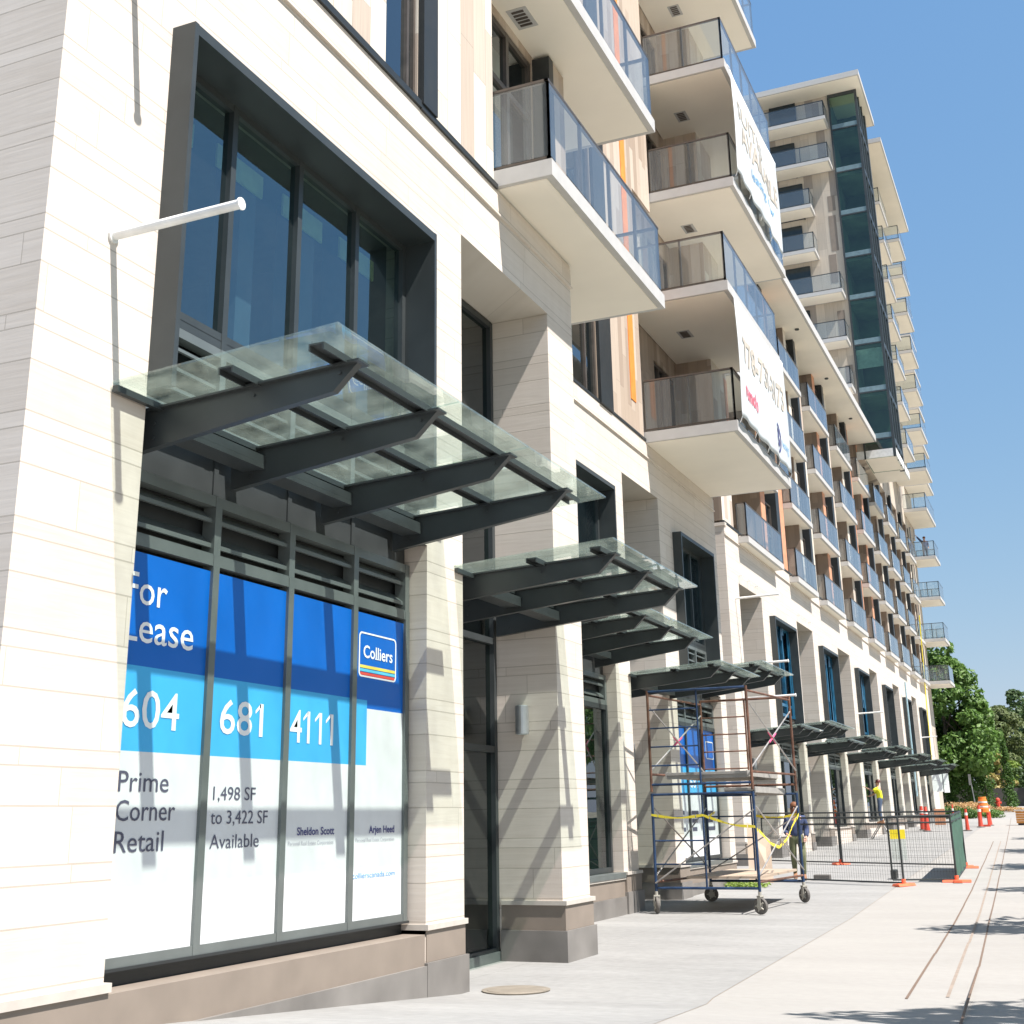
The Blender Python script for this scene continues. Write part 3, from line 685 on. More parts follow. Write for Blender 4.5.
# ---- section 3: the long block further along, facade plane x = -3.29
X3 = -3.29
Bb = thing('apartment_building', 'long mid-rise block beyond the scaffold with rows of small balconies under one eave', 'building', (-8, 60, 0))
wins = [(43.46,47.15),(52.50,56.05),(61.60,65.05),(70.70,73.75),(79.27,82.2),(87.75,90.4)]
recs = [(39.20,42.40),(48.30,51.45),(57.33,60.50),(66.5,69.15),(75.28,78.0),(84.1,86.6)]
w = MB()
ops = []
for a, b in wins: ops += [(a, b, 4.2, 8.15, .4, 'b'), (a-.0, b+.55, .95, 4.2, .4, 't')]
for a, b in recs: ops.append((a, b, 0, 8.62, .85))
facade(w, X3, 37.72, 94.8, -.3, 10.3, ops)
w.face([(X3,37.72,-.3),(-14,37.72,-.3),(-14,37.72,10.3),(X3,37.72,10.3)])
w.face([(X3,94.8,-.3),(-14,94.8,-.3),(-14,94.8,10.3),(X3,94.8,10.3)])
w.face([(X3,37.72,10.3),(-14,37.72,10.3),(-14,94.8,10.3),(X3,94.8,10.3)])
w.build('stone_wall', M['stone'], Bb)
cr = MB(); cr.prism([(X3-.002, 9.9), (X3+.045, 9.9), (X3+.045, 9.93), (X3+.015, 9.95), (X3+.015, 10.28), (X3-.002, 10.28)], 'y', 37.72, 94.8); cr.build('stone_band', M['stone'], Bb)
fl = MB(); fl.box(X3-.1, X3+.03, 37.72, 94.8, 10.302, 10.37); fl.build('flashing', M['metal_dk'], Bb)
mb = MB(); mb.box(-8, X3+.05, 37.68, 37.9, 10.2, 10.3); mb.build('ledge', M['stone'], Bb)
edges = sorted([37.72]+[e for p in recs for e in p]+[e for (a,b) in wins for e in (a, b+.55)]+[94.8])
def solid_runs():
    cuts = sorted([(a, b) for a, b in recs]); y = 37.72; out = []
    for a, b in cuts: out.append((y, a)); y = b
    out.append((y, 94.8)); return out
for (a, b) in solid_runs():
    g0 = G((a+b)/2)
    inner = [q for q in wins if a < q[0] < b]
    segs = [(a, b)] if not inner else [(a, inner[0][0]), (inner[0][0], inner[0][1]+.55), (inner[0][1]+.55, b)]
    for j, (c, d) in enumerate(segs):
        if d-c < .12: continue
        inset = (j == 1 and len(segs) == 3)
        if inset: base_course(Bb, X3-.06, c-.02, d+.02, g0+.62, 0, zs=g0)
        else: base_course(Bb, X3, c+.03, d-.03, g0+.64, .02, side0=.86, zs=g0)
for i, (a, b) in enumerate(wins):
    lo = b+.55; fm = M['bluefilm'] if i < 3 else M['metal']; g0 = G(a)
    n = 3; yy = [a+.04+(b-a-.08)*k/n for k in range(n+1)]
    SUR = MB(); 
    SUR.box(X3-.14, X3+.2, a-.02, a+.05, 4.48, 8.16); SUR.box(X3-.14, X3+.2, b-.05, b+.01, 4.48, 8.16); SUR.box(X3-.16, X3+.1995, a+.05, b-.05, 8.06, 8.165)
    SUR.build('window_surround', M['metal'], Bb)
    window_grid(Bb, X3-.12, yy, [4.9, 5.3, 8.07], .10 if i < 3 else .08, fm, M['glass_up'], .12)
    if i < 3:          # torn blue film hanging inside the frame
        m = MB()
        for k in range(13):
            y = random.uniform(a+.05, b-.1); z1 = 8.08; L_ = random.choice((.3,.5,.9,1.6,3.2)) if k % 3 else random.uniform(1, 3); ww = random.uniform(.05,.18)
            m.face([(X3-.10+random.uniform(0,.06),y,z1),(X3-.10,y+ww,z1),(X3-.06,y+ww*.8,z1-L_),(X3-.08,y+.02,z1-L_)])
        m.box(X3-.119, X3-.10, b-.45, b-.05, 4.9, 8.09); m.box(X3-.119, X3-.10, a+.05, a+.4, 4.9, 8.09)
        m.build('protective_film', M['bluefilm'], Bb)
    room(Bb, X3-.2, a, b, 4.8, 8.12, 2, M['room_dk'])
    y2 = [a+(lo-a)*k/n for k in range(n+1)]
    mb = MB(); mb.box(X3-.52, X3-.36, a, lo, 3.5, 4.9); mb.build('back_panel', M['metal_dk'], Bb)
    window_grid(Bb, X3-.19, y2, [3.45, 4.0], .09, M['metal_lt'], None, .12, name='louver_frame'); louvers(Bb, X3-.21, a+.03, lo-.03, 3.52, 3.95, 2, .15)
    if i > 0 or True:
        louvers(Bb, X3-.15, a+.05, b-.05, 4.3, 4.88, 4)
    window_grid(Bb, X3-.185, y2, [g0+.66, 3.448], .09, M['metal'], M['glass_dk'], .10, name='shop_window')
    room(Bb, X3-.25, a, lo, g0+.3, 3.44, 2.5, M['room'])
    canopy(Bb, X3, a-.35, b+.75, 4.42, [a+.1+(b-a)*k/3 for k in range(4)], 1.85)
for i, (a, b) in enumerate(recs):
    g0 = G(a)
    window_grid(Bb, X3-.85, [a+.01, (a+b)/2, b-.01], [g0+.05, 2.7, 3.9, 4.6, 8.6], .09, M['metal'], M['glass_dk'], .12, name='entrance_glazing')
    room(Bb, X3-.9, a, b, g0, 8.6, 1.6, M['room_dk'])
    canopy(Bb, X3-.02, a-.25, b+.1, 4.08, [a+.25, (a+b)/2, b-.2], 1.7, root=-.75)
# rods
for y, z, l in ((38.6,8.05,1.35),(38.5,6.0,1.5),(38.7,5.0,1.6),(60.9,6.0,1.2),(86.9,6.2,1.0)):
    m = MB(); m.tube((X3,y,z), (X3+l,y,z+.03), .035, 10); m.tube((X3+l,y,z+.03),(X3+l+.02,y,z+.03),.05,10); m.build('banner_rod', M['white_metal'], Bb)
for y in (39.3, 40.4, 41.5, 48.5, 49.6, 50.7):
    m = MB(); m.box(X3, X3+.12, y-.015, y+.015, 8.86, 8.89); m.box(X3+.1, X3+.12, y-.015, y+.015, 8.72, 8.86); m.build('bracket', M['white_metal'], Bb)

# upper storeys
cols = [39.47, 47.5, 53.6, 60.5, 67.1, 73.3, 79.0, 84.6, 89.8, 95.0]
FZ = [9.98, 12.84, 15.70, 18.56]; EV = 21.42
XR = -4.7
m = MB(); m.box(-8, X3-.02, 37.74, 39.15, 10.38, EV); m.build('siding', M['siding'], Bb)
m = MB(); m.face([(-8,37.72,10.38),(X3-.02,37.72,10.38),(X3-.02,37.72,EV),(-8,37.72,EV)]); m.build('siding_return', M['siding_shaded'], Bb)
def one(nm, mt, *bx): m = MB(); m.box(*bx); m.build(nm, M[mt], Bb)
for i, (y0, y1) in enumerate(zip(cols, cols[1:])):
    W = y1-y0; yr = y0+W*.50
    m = MB(); m.face([(XR,y0,10.3),(XR,yr,10.3),(XR,yr,EV),(XR,y0,EV)]); m.build('recess_wall', M['siding_shaded'], Bb)
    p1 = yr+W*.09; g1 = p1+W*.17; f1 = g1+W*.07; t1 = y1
    one('siding_return', 'siding_shaded', XR-.5, X3-.02, yr, p1, 10.38, EV)
    one('pier_panel', 'terracotta' if i in (0, 2, 4) else 'siding', X3-.019, X3, yr+.02, p1, 10.4, EV-.01)
    for k, z in enumerate(FZ):
        window_grid(Bb, X3-.10, [p1, (p1+g1)/2, g1], [z+.42, z+1.35, z+2.55], .06, M['rail'], M['glass'], .09)
    one('window_backing', 'metal_dk', X3-.5, X3-.3, p1, g1, 10.38, EV)
    one('dark_fin', 'metal_dk', X3-.5, X3+.12, g1, f1, 10.38, EV)
    one('pier_panel', 'terracotta' if i in (0, 3) else 'siding', X3-.019, X3+.0, f1, t1, 10.4, EV-.01)
    one('siding_return', 'siding_shaded', XR-.5, X3-.02, f1, t1, 10.38, EV)
bproto = None
for i, (y0, y1) in enumerate(zip(cols, cols[1:])):
    W = y1-y0; yr = y0+W*.50; yb = y0+W*.68
    for k, z in enumerate(FZ):
        sl = balcony(Bb, XR+.01, X3+.36, y0+.02, yb, z, th=.20, rail_h=1.12, xr0=X3, post=1.4, sides=(1,0))
        window_grid(Bb, XR+.12, [y0+.3, y0+W*.27, yr-.3], [z+.25, z+2.55], .10, M['metal_dk'], M['glass'], .08)
ev = MB(); ev.box(-12, -2.17, 34.5, 70.2, EV, EV+.38); e = ev.build('eave', M['slab'], Bb)
sf = MB(); sf.box(-11.9, -2.27, 34.6, 70.1, EV-.012, EV-.001); sf.build('soffit', M['soffit'], e)
for y in (44, 51, 58, 65): 
    m = MB(); m.lathe((-2.75, y, EV-.06), [(.09,0),(.09,.05)], 12); m.build('soffit_light', M['metal'], e)
ev = MB(); ev.box(-12, -1.15, 70.205, 76.2, EV-.9, EV-.45); e2 = ev.build('eave', M['white_metal'], Bb)
sf = MB(); sf.box(-11.9, -1.25, 70.3, 76.1, EV-.915, EV-.902); sf.build('soffit', M['soffit'], e2)
mb = MB(); mb.box(-3.3, -3.2, 93.6, 94.9, 10.4, EV); mb.box(-5.5, -3.31, 94.70, 94.9, 10.4, EV); mb.build('siding', M['siding'], Bb)

# ---- tower
T = thing('tower', 'tall far apartment tower with a green glass corner, flat overhanging roof and tiers of balconies', 'tower', (-8, 80, 20))
TY = 70.3; TZ = 43.0
w = MB(); w.box(-16, -2.9, TY, 76.4, 20.5, TZ); w.build('tower_wall', M['siding_far'], T)
w = MB(); w.box(-16, -3.30, 76.41, 98.6, 21.3, TZ); w.build('tower_wall', M['siding_far'], T)
w = MB(); w.box(-16, -3.35, 94.81, 98.0, 0, 21.29); w.build('tower_wall', M['siding_far'], T)
r = MB(); r.box(-16.5, -.78, 68.7, 75.2, 43.75, 44.1); ro = r.build('roof', M['slab'], T)
s = MB(); s.box(-16.4, -.86, 68.8, 75.1, 43.735, 43.748); s.build('soffit', M['soffit'], ro)
w = MB(); w.box(-16, -2.95, TY+.02, 75, TZ+.01, 43.73); w.build('tower_wall', M['siding_far'], T)
zs_t = [20.55, 21.6, 24.4, 27.3, 30.1, 32.8, 35.55, 38.4, 41.3, 43.72]
# glass corner: real box of glazing with slabs inside
gx0, gx1 = -2.88, -1.22
g = MB(); g.face([(gx0,TY-.05,20.5),(gx1,TY-.05,20.5),(gx1,TY-.05,43.7),(gx0,TY-.05,43.7)]); g.face([(gx1,TY-.05,20.5),(gx1,73.6,20.5),(gx1,73.6,43.7),(gx1,TY-.05,43.7)])
g.build('corner_glazing', glass_mat('tower_glass', (.42,.56,.48), 1.4, .02, .0), T)
f = MB(); f.box(gx0-.02, gx0+.08, TY-.1, TY, 20.5, 43.72); f.box(gx1-.10, gx1+.05, TY-.1, TY+.05, 20.5, 43.72); f.box(gx1-.02, gx1+.06, 71.2, 71.35, 20.5, 43.72); f.box(gx1-.02, gx1+.06, 72.4, 72.55, 20.5, 43.72); f.box(gx1-.2, gx1+.07, 73.6, 73.9, 20.5, 43.72)
for z in zs_t[1:-1]: f.box(gx0, gx1+.04, TY-.09, TY-.02, z-.05, z+.03); f.box(gx1-.01, gx1+.05, TY+.06, 73.6, z-.3, z+.0)
f.box(gx0, gx1, TY-.09, TY-.02, 43.5, 43.72)
f.build('corner_frame', M['metal'], T)
sp_ = MB()
for z in zs_t[1:-1]: sp_.box(gx0+.08, gx1-.1, TY-.07, TY-.03, z+.04, z+.32)
sp_.build('spandrel_glass', simple('spandrel_glass_paint', (.16,.23,.25), .2, coat=.5), T)
inn = MB(); inn.box(gx0, gx0+.05, TY+.2, 73.6, 20.5, 43.7); inn.box(gx0, gx1-.15, 73.4, 73.5, 20.5, 43.7)
for z in zs_t[1:-1]: inn.box(gx0, gx1-.12, TY+.1, 73.4, z-.2, z)
inn.build('interior', simple('green_grey_interior', (.16,.22,.17), .9, noise_amt=.35, nscale=.6), T)
bl = MB(); bl.box(gx0+.1, gx1-.1, TY+.1, TY+.13, 29.0-3.1, 27.3-.25+.0); bl.build('roller_blind', M['curtain'], T)
# pale fins along the street side
f = MB()
for y, x, zt in ((73.95,-1.28,43.73),(74.8,-1.5,43.73),(75.6,-1.75,43.0)):
    f.box(-3.2, x, y, y+.42, 20.6, zt)
f.build('fin', M['siding'], T)
f = MB(); f.box(-2.9, -1.9, 74.5, 76.1, 20.6, 42.5); f.build('dark_fin', M['metal_dk'], T)
# south balconies
for z, xo in ((41.45,-3.0),(38.62,-3.0),(35.85,-4.3),(33.0,-4.3),(30.2,-3.0),(27.25,-3.0),(24.4,-3.0)):
    balcony(T, -16, xo, 68.9, TY-.01, z, th=.22, rail_h=1.05, post=1.7, sides=(1,0), mat_r=M['metal'])
for i, z in enumerate(zs_t[1:-1]):
    for k, (a, b) in enumerate(((-6.7,-5.2), (-9.3,-8.0), (-12.5,-11.2))):
        if i % 2: a += .25; b += .25
        m = MB(); m.box(a, b, TY-.04, TY-.01, z+.25, z+2.55); m.box(a-.06,a,TY-.07,TY-.005,z+.2,z+2.6); m.box(b,b+.06,TY-.07,TY-.005,z+.2,z+2.6); m.box(a,b,TY-.069,TY-.006,z+2.55,z+2.62); m.build('window', simple('dark_window', (.02,.03,.035), .08) if i+k == 0 else bpy.data.materials['dark_window'], T)
m = MB()
for i, (x, z, h) in enumerate(((-3.9,41.7,1.7),(-3.75,38.7,2.0),(-3.55,33.4,2.3),(-3.75,31.4,1.8),(-3.5,36.0,1.0),(-3.6,27.6,2.0),(-3.45,24.6,1.6))):
    m.box(x, x+.42, TY-.012, TY-.004, z, z+h)
m.build('brown_panel', M['brown'], T)
# second roof and the balconies on the street side
r = MB(); r.box(-16.2, -.6, 76.5, 91.2, 43.3, 43.6); ro = r.build('roof', M['slab'], T)
s = MB(); s.box(-16.1, -.68, 76.6, 91.1, 43.285, 43.298); s.build('soffit', M['soffit'], ro)
for k in range(1, 8):
    z = 20.9+2.85*k
    balcony(T, -3.29, -1.45, 80.5, 84.5, z, th=.2, rail_h=1.05, post=2, mat_r=M['metal'])
    balcony(T, -3.29, -1.0, 87.0, 90.8, z+.0, th=.2, rail_h=1.05, post=2, mat_r=M['metal'])
for k in range(5):
    z = 10.25+2.98*k
    balcony(T, -3.34, -1.7, 92.2 if k > 3 else 95.0, 98.4, z, th=.22, rail_h=1.1, post=.9, mat_r=M['metal'])
for k in range(7):
    balcony(T, -3.29, -1.6, 94.4, 98.4, 24.6+2.9*k, th=.2, rail_h=1.05, post=1.2, mat_r=M['metal'])
mb = MB(); mb.box(-15, -3.4, 77, 91, 43.61, 43.9); mb.box(-12, -6, 78, 88, 43.6, 45); mb.build('parapet', M['slab'], T)

# ------------------------------------------------------------------ leasing sign in the corner shop window
LS = thing('lease_sign', 'blue, light blue and white leasing sign filling the four panes of the corner shop window', 'sign', (-.21, 9.1, .7))
XS = -.213
def rect(mb, x, a, b, c, d): mb.face([(x,a,c),(x,b,c),(x,b,d),(x,a,d)])
panes = [(6.93,8.04),(8.11,9.105),(9.185,10.20),(10.28,11.22)]
PN = []
for i, (a, b) in enumerate(panes):
    m = MB()
    if i < 3:
        rect(m, XS, a, b, .75, 2.10); m.cur = 1; rect(m, XS, a, b, 2.10, 2.69); m.cur = 2; rect(m, XS, a, b, 2.69, 3.50)
    else:
        rect(m, XS, a, b, .75, 2.10); rect(m, XS, 10.52, b, 2.10, 2.615); m.cur = 1; rect(m, XS, a, 10.52, 2.10, 2.69); m.cur = 2; rect(m, XS, 10.52, b, 2.615, 3.50); rect(m, XS, a, 10.52, 2.69, 3.50)
    PN.append(m.build('sign_panel', [M['sign_white'], M['sign_cyan'], M['sign_blue']], LS))
XL = XS+.004
lettering('For', XL, 7.075, 3.13, .225, .455, M['ink_white'], PN[0], .004)
lettering('Lease', XL, 7.075, 2.86, .225, .79, M['ink_white'], PN[0], .004)
lettering('604', XL, 7.12, 2.265, .265, .63, M['ink_white'], PN[0], .006)
lettering('681', XL, 8.25, 2.275, .262, .58, M['ink_white'], PN[1], .006)
lettering('4111', XL, 9.23, 2.255, .27, .69, M['ink_white'], PN[2], .006)
lettering('Prime', XL, 7.14, 1.83, .14, .54, M['ink_grey'], PN[0])
lettering('Corner', XL, 7.135, 1.635, .14, .635, M['ink_grey'], PN[0])
lettering('Retail', XL, 7.14, 1.43, .14, .52, M['ink_grey'], PN[0])
lettering('1,498 SF', XL, 8.215, 1.78, .10, .555, M['ink_grey'], PN[1])
lettering('to 3,422 SF', XL, 8.20, 1.605, .10, .75, M['ink_grey'], PN[1])
lettering('Available', XL, 8.20, 1.43, .10, .64, M['ink_grey'], PN[1])
lettering('Sheldon Scott', XL, 9.39, 1.505, .062, .59, M['ink_navy'], PN[2], .018)
lettering('Personal Real Estate Corporation', XL, 9.26, 1.425, .034, .71, M['ink_pale'], PN[2])
lettering('Arjen Heed', XL, 10.59, 1.505, .062, .48, M['ink_navy'], PN[3], .018)
lettering('Personal Real Estate Corporation', XL, 10.35, 1.43, .034, .72, M['ink_pale'], PN[3])
lettering('collierscanada.com', XL, 10.31, 1.12, .05, .78, M['ink_lt'], PN[3])
for (y, z, pn) in ((8.795,2.537,1),(9.505,2.525,2),(9.69,2.525,2),(9.87,2.525,2)):
    m = MB(); m.face([(XL, y, z), (XL, y-.075, z-.062), (XL, y-.075, z-.088), (XL, y, z-.034)]); m.build('lettering', M['ink_white'], PN[pn])
# emblem: rounded outline, word, three stripes
def rrect(a, b, c, d, r, n=6):
    pts = []
    for cx, cz, t0 in ((b-r,d-r,0),(a+r,d-r,90),(a+r,c+r,180),(b-r,c+r,270)):
        for k in range(n+1): t = R(t0+90*k/n); pts.append((cx+r*math.cos(t), cz+r*math.sin(t)))
    return pts
o1 = rrect(10.345, 11.07, 2.90, 3.32, .05); o2 = rrect(10.365, 11.05, 2.915, 3.305, .037)
m = MB()
for k in range(len(o1)):
    j = (k+1) % len(o1); m.face([(XL,*o1[k]),(XL,*o1[j]),(XL,*o2[j]),(XL,*o2[k])])
EM = m.build('emblem', M['ink_white'], PN[3])
for z0, z1, mt in ((2.985,3.012,'ink_yellow'),(2.952,2.978,'ink_cyan'),(2.918,2.945,'ink_red')):
    m = MB(); rect(m, XL, 10.368 if z0 > 2.93 else 10.376, 11.047 if z0 > 2.93 else 11.04, z0, z1); m.build('emblem_stripe', M[mt], EM)
def serif(p): return p
lettering('Colliers', XL+.0005, 10.43, 3.085, .115, .565, M['ink_white'], EM, .016)
mb = MB()        # serifs and feet on the wordmark
for y in (10.665,10.705,10.748): mb.box(XL, XL+.001, y-.014, y+.016, 3.083, 3.092)
mb.build('lettering', M['ink_white'], EM)

# second sign in the third shop window
S2 = thing('lease_sign', 'small blue and white leasing sign in the shop window behind the scaffold', 'sign', (X2-.2, 28, .7))
y2 = [26.2+.01+(29.9-26.2-.03)*i/3 for i in range(4)]
for i, (a, b) in enumerate(zip(y2, y2[1:])):
    m = MB(); x = X2-.22
    rect(m, x, a+.05, b-.05, .75, 2.05); m.cur = 1; rect(m, x, a+.05, b-.05, 2.05, 2.62); m.cur = 2; rect(m, x, a+.05, b-.05, 2.62, 3.5)
    p = m.build('sign_panel', [M['sign_white'], M['sign_cyan'], M['sign_blue']], S2)
    if i == 1: lettering('681', x+.005, a+.2, 2.2, .25, .6, M['ink_white'], p)
    if i == 2:
        o = rrect(b-.8, b-.15, 2.85, 3.25, .05); q = rrect(b-.775, b-.175, 2.875, 3.225, .04); mm = MB()
        for k in range(len(o)): j = (k+1) % len(o); mm.face([(x+.005,*o[k]),(x+.005,*o[j]),(x+.005,*q[j]),(x+.005,*q[k])])
        mm.build('emblem', M['ink_white'], p)
    for r_ in range(3):
        m = MB(); rect(m, x+.005, a+.2, a+.2+random.uniform(.35,.7), 1.3+r_*.17, 1.38+r_*.17); m.build('lettering', M['ink_grey'], p)

# ------------------------------------------------------------------ banners on the balcony stack
def banner(name, label, xo, y0, y1, z0, z1, sag):
    t = thing(name, label, 'banner', (xo, (y0+y1)/2, z0))
    n, k = 36, 20
    def surf(u, v):
        y = y0+(y1-y0)*u; pull = .10*math.sin(u*7)*(1-v)
        top = z1-(.35*math.sin(math.pi*u)*.35)-sag*u*.0
        z = z0+(top-z0)*v
        x = xo+.035*math.sin(u*13+v*3)*(.3+v*(1-v)*2)+.02*math.sin(u*31)*(1-v)+.05*math.sin(math.pi*v)*math.sin(u*3)
        return (x, y - .22*math.sin(math.pi*v)*u*u*.5, z)
    mb = MB()
    for i in range(n+1):
        for j in range(k+1): mb.v.append(surf(i/n, j/k))
    for i in range(n):
        for j in range(k):
            a = i*(k+1)+j; mb.f.append([a, a+k+1, a+k+2, a+1]); mb.m.append(0)
    o = mb.build('sheet', M['cloth'], t, smooth=True)
    so = o.modifiers.new('thickness', 'SOLIDIFY'); so.thickness = .004; so.offset = -1
    def put(s, u0, v0, hh, wd, mat, bold=0):
        def lean(p):
            u = u0+p[1]; v = v0+p[2]; q = surf(u, v); return (q[0]+.012, q[1], q[2])
        lettering(s, 0, 0, 0, hh, wd, mat, o, bold, lean)
    e = MB()
    for u in (0, .25, .5, .75, 1):
        for v, dz in ((0, -.12), (1, .12)):
            p = surf(u, v); e.tube(p, (p[0]-.05, p[1], p[2]+dz), .008, 5)
    e.build('tie', M['white_metal'], t)
    return t, put, surf
b1, put, sf_ = banner('banner', 'white phone-number banner hung in front of the lower balcony of the stack', .36, 24.92, 30.0, 9.54, 12.38, 0)
put('778-737-3173', .10, .50, .21, .80, M['ink_brown'], .03)
put('remolo', .07, .20, .13, .26, M['ink_pink'], .02)
put('B', .70, .13, .15, .075, M['ink_navy'], .03); put('leasing', .82, .15, .07, .14, M['ink_lt'])
m = MB()
for k in range(24):
    t0, t1 = 2*math.pi*k/24, 2*math.pi*(k+1)/24
    def q(t, r): p = sf_(.738+.062*r*math.cos(t), .20+.13*r*math.sin(t)); return (p[0]+.014, p[1], p[2])
    m.face([q(t0,1),q(t1,1),q(t1,.82),q(t0,.82)])
m.build('emblem', M['ink_navy'], b1)
b2, put, sf_ = banner('banner', 'white banner with faded brown writing hung below the upper balcony of the stack', .37, 26.3, 31.4, 15.95, 18.70, 0)
put('SUITES', .10, .66, .16, .5, M['ink_brown'], .01)
put('AVAILABLE', .14, .42, .20, .78, M['ink_brown'], .03)
put('leasing now', .32, .24, .09, .5, M['ink_lt'])

# ------------------------------------------------------------------ wall lamps
def lamp(x, y, z, label):
    t = thing('wall_lamp', label, 'wall lamp', (x, y, z), 'cylinder lamps on the pier sides')
    m = MB(); m.lathe((x, y-.12, z-.16), [(.085,0),(.085,.34)], 24); m.build('lamp_body', M['lamp_al'], t, smooth=False)
    m = MB(); m.box(x-.04, x+.04, y-.04, y-.001, z-.08, z+.10); m.build('bracket', M['metal_lt'], t)
    m = MB(); m.lathe((x, y-.12, z-.165), [(.07,0),(.07,.004)], 20); m.lathe((x, y-.12, z+.181), [(.07,0),(.07,.004)], 20); m.build('lens', M['curtain'], t)
lamp(-.44, 14.88, 2.77, 'short silver cylinder lamp on the side of the second stone pier')
lamp(-2.55, 25.54, 2.86, 'silver cylinder lamp on the pier side behind the scaffold')
for (y, lab) in ((42.40,'small cylinder lamp on the first far pier side, beyond the scaffold'), (51.45,'small cylinder lamp on the far pier side under the second blue-framed window'), (60.5,'small cylinder lamp on the far pier side under the third blue-framed window')):
    lamp(X3-.6, y, 3.2, lab)

# ------------------------------------------------------------------ scaffold
SC = thing('rolling_scaffold', 'tall blue and rusty rolling scaffold tower on castors, wrapped with yellow tape', 'scaffold', (-.3, 23.7, 0))
def caster(x, y, a):
    g = G(y); m = MB(); m.lathe((x, y, g+.135), [(.05,-.03),(.125,-.03),(.135,-.015),(.135,.015),(.125,.03),(.05,.03)], 22, 'x')
    rot = Matrix.Translation((x,y,0)) @ Matrix.Rotation(a, 4, 'Z') @ Matrix.Translation((-x,-y,0))
    m.v = [tuple(rot @ Vector(p)) for p in m.v]; wh = m.build('caster_wheel', M['rubber'], SC)
    m = MB(); m.lathe((x, y, g+.135), [(.06,-.036),(.075,.036)], 16, 'x'); 
    for k in range(5):
        t = 2*math.pi*k/5; m.tube((x-.036, y, g+.135), (x-.036, y+.09*math.cos(t), g+.135+.09*math.sin(t)), .012, 5)
    m.box(x-.055, x-.042, y-.03, y+.03, g+.12, g+.29); m.box(x+.042, x+.055, y-.03, y+.03, g+.12, g+.29); m.box(x-.055, x+.055, y-.035, y+.035, g+.275, g+.30); m.tube((x,y,g+.29),(x,y,g+.36),.03,10)
    m.v = [tuple(rot @ Vector(p)) for p in m.v]; m.build('fork', M['caster'], wh)
FY, BY = 22.45, 25.0
def leg(x, y, z): return (x, y, z)
xs = {'f': (-1.22, .60), 'b': (-.93, .84)}
def fr(side, z0, z1, mat_post, mat_rung, rungs, half):
    y = FY if side == 'f' else BY; xa, xb = xs[side]
    m = MB()
    for x in (xa, xb): m = MB(); m.tube((x, y, z0), (x, y, z1), .025, 10); m.build('frame_post', mat_post, SC)
    m = MB(); m.tube((xa, y, z1-.02), (xb, y, z1-.02), .022, 8); m.tube((xa, y, z0+.12), (xb, y, z0+.12), .022, 8)
    xm = xa+(xb-xa)*half; m.tube((xm, y, z0+.12), (xm, y, z1-.02), .018, 8)
    n = rungs
    for k in range(1, n+1):
        z = z0+.12+(z1-z0-.14)*k/(n+1); m.tube((xa, y, z), (xm, y, z), .014, 7)
    m.build('rungs', mat_rung, SC)
for sd in 'fb':
    fr(sd, .30, 2.00, M['scaf_blue'], M['scaf_blue'], 3, .5)
    fr(sd, 2.03, 3.80, M['scaf_rust'], M['scaf_rust'] if sd == 'b' else M['scaf_blue'], 4, .5)
for sd in 'fb':
    y = FY if sd == 'f' else BY
    for x, a in zip(xs[sd], (.5, 1.2) if sd == 'f' else (1.9, .9)): caster(x, y, a)
m = MB()
for x in (0, 1):
    pf, pb = (xs['f'][x], FY+.03), (xs['b'][x], BY-.03)
    for z0, z1 in ((.62, 1.75), (2.4, 3.5)):
        m.tube((pf[0], pf[1], z0), (pb[0], pb[1], z1), .014, 7); m.tube((pf[0]+.03, pf[1], z1), (pb[0]+.03, pb[1], z0), .014, 7)
m.tube((xs['f'][0], FY-.03, .5), (xs['f'][1], FY-.03, 1.7), .013, 7)
m.tube((xs['b'][0], BY+.03, .6), (xs['b'][1], BY+.03, 1.6), .013, 7)
m.build('cross_brace', M['galv'], SC)
m = MB()
for x in (0, 1):
    for z in (2.95,):
        c = ((xs['f'][x]+xs['b'][x])/2+.015, (FY+BY)/2, z)
        d = Vector((xs['b'][x]-xs['f'][x], BY-FY, 1.1)).normalized()*.22; m.tube(tuple(Vector(c)-d), tuple(Vector(c)+d), .017, 7)
        d.z = -d.z; m.tube(tuple(Vector(c)-d), tuple(Vector(c)+d), .017, 7)
m.build('pink_sprayed_joint', M['pinkspray'], SC)
for z in (.52, 2.33, 3.72):
    for q in (0, 1): m = MB(); m.tube((xs['f'][q], FY, z), (xs['b'][q], BY, z), .02, 8); m.build('side_rail', M['scaf_rust'], SC)
for (z, xa, xb) in ((2.30, -.95, .50), (2.02, .10, .62)):
    m = MB(); m.box(xa, xb, FY+.05, BY-.05, z, z+.05)
    m.box(xa-.02, xa, FY+.05, BY-.05, z-.04, z+.06); m.box(xb, xb+.02, FY+.05, BY-.05, z-.04, z+.06)
    for y in (FY+.08, BY-.12): m.box(xa, xb, y, y+.05, z-.06, z-.001)
    m.build('platform', M['plank'], SC, bevel=.004)
m = MB(); m.box(-.75, .55, FY+.3, BY+.9, .56, .60); m.build('plywood_deck', M['wood'], SC)
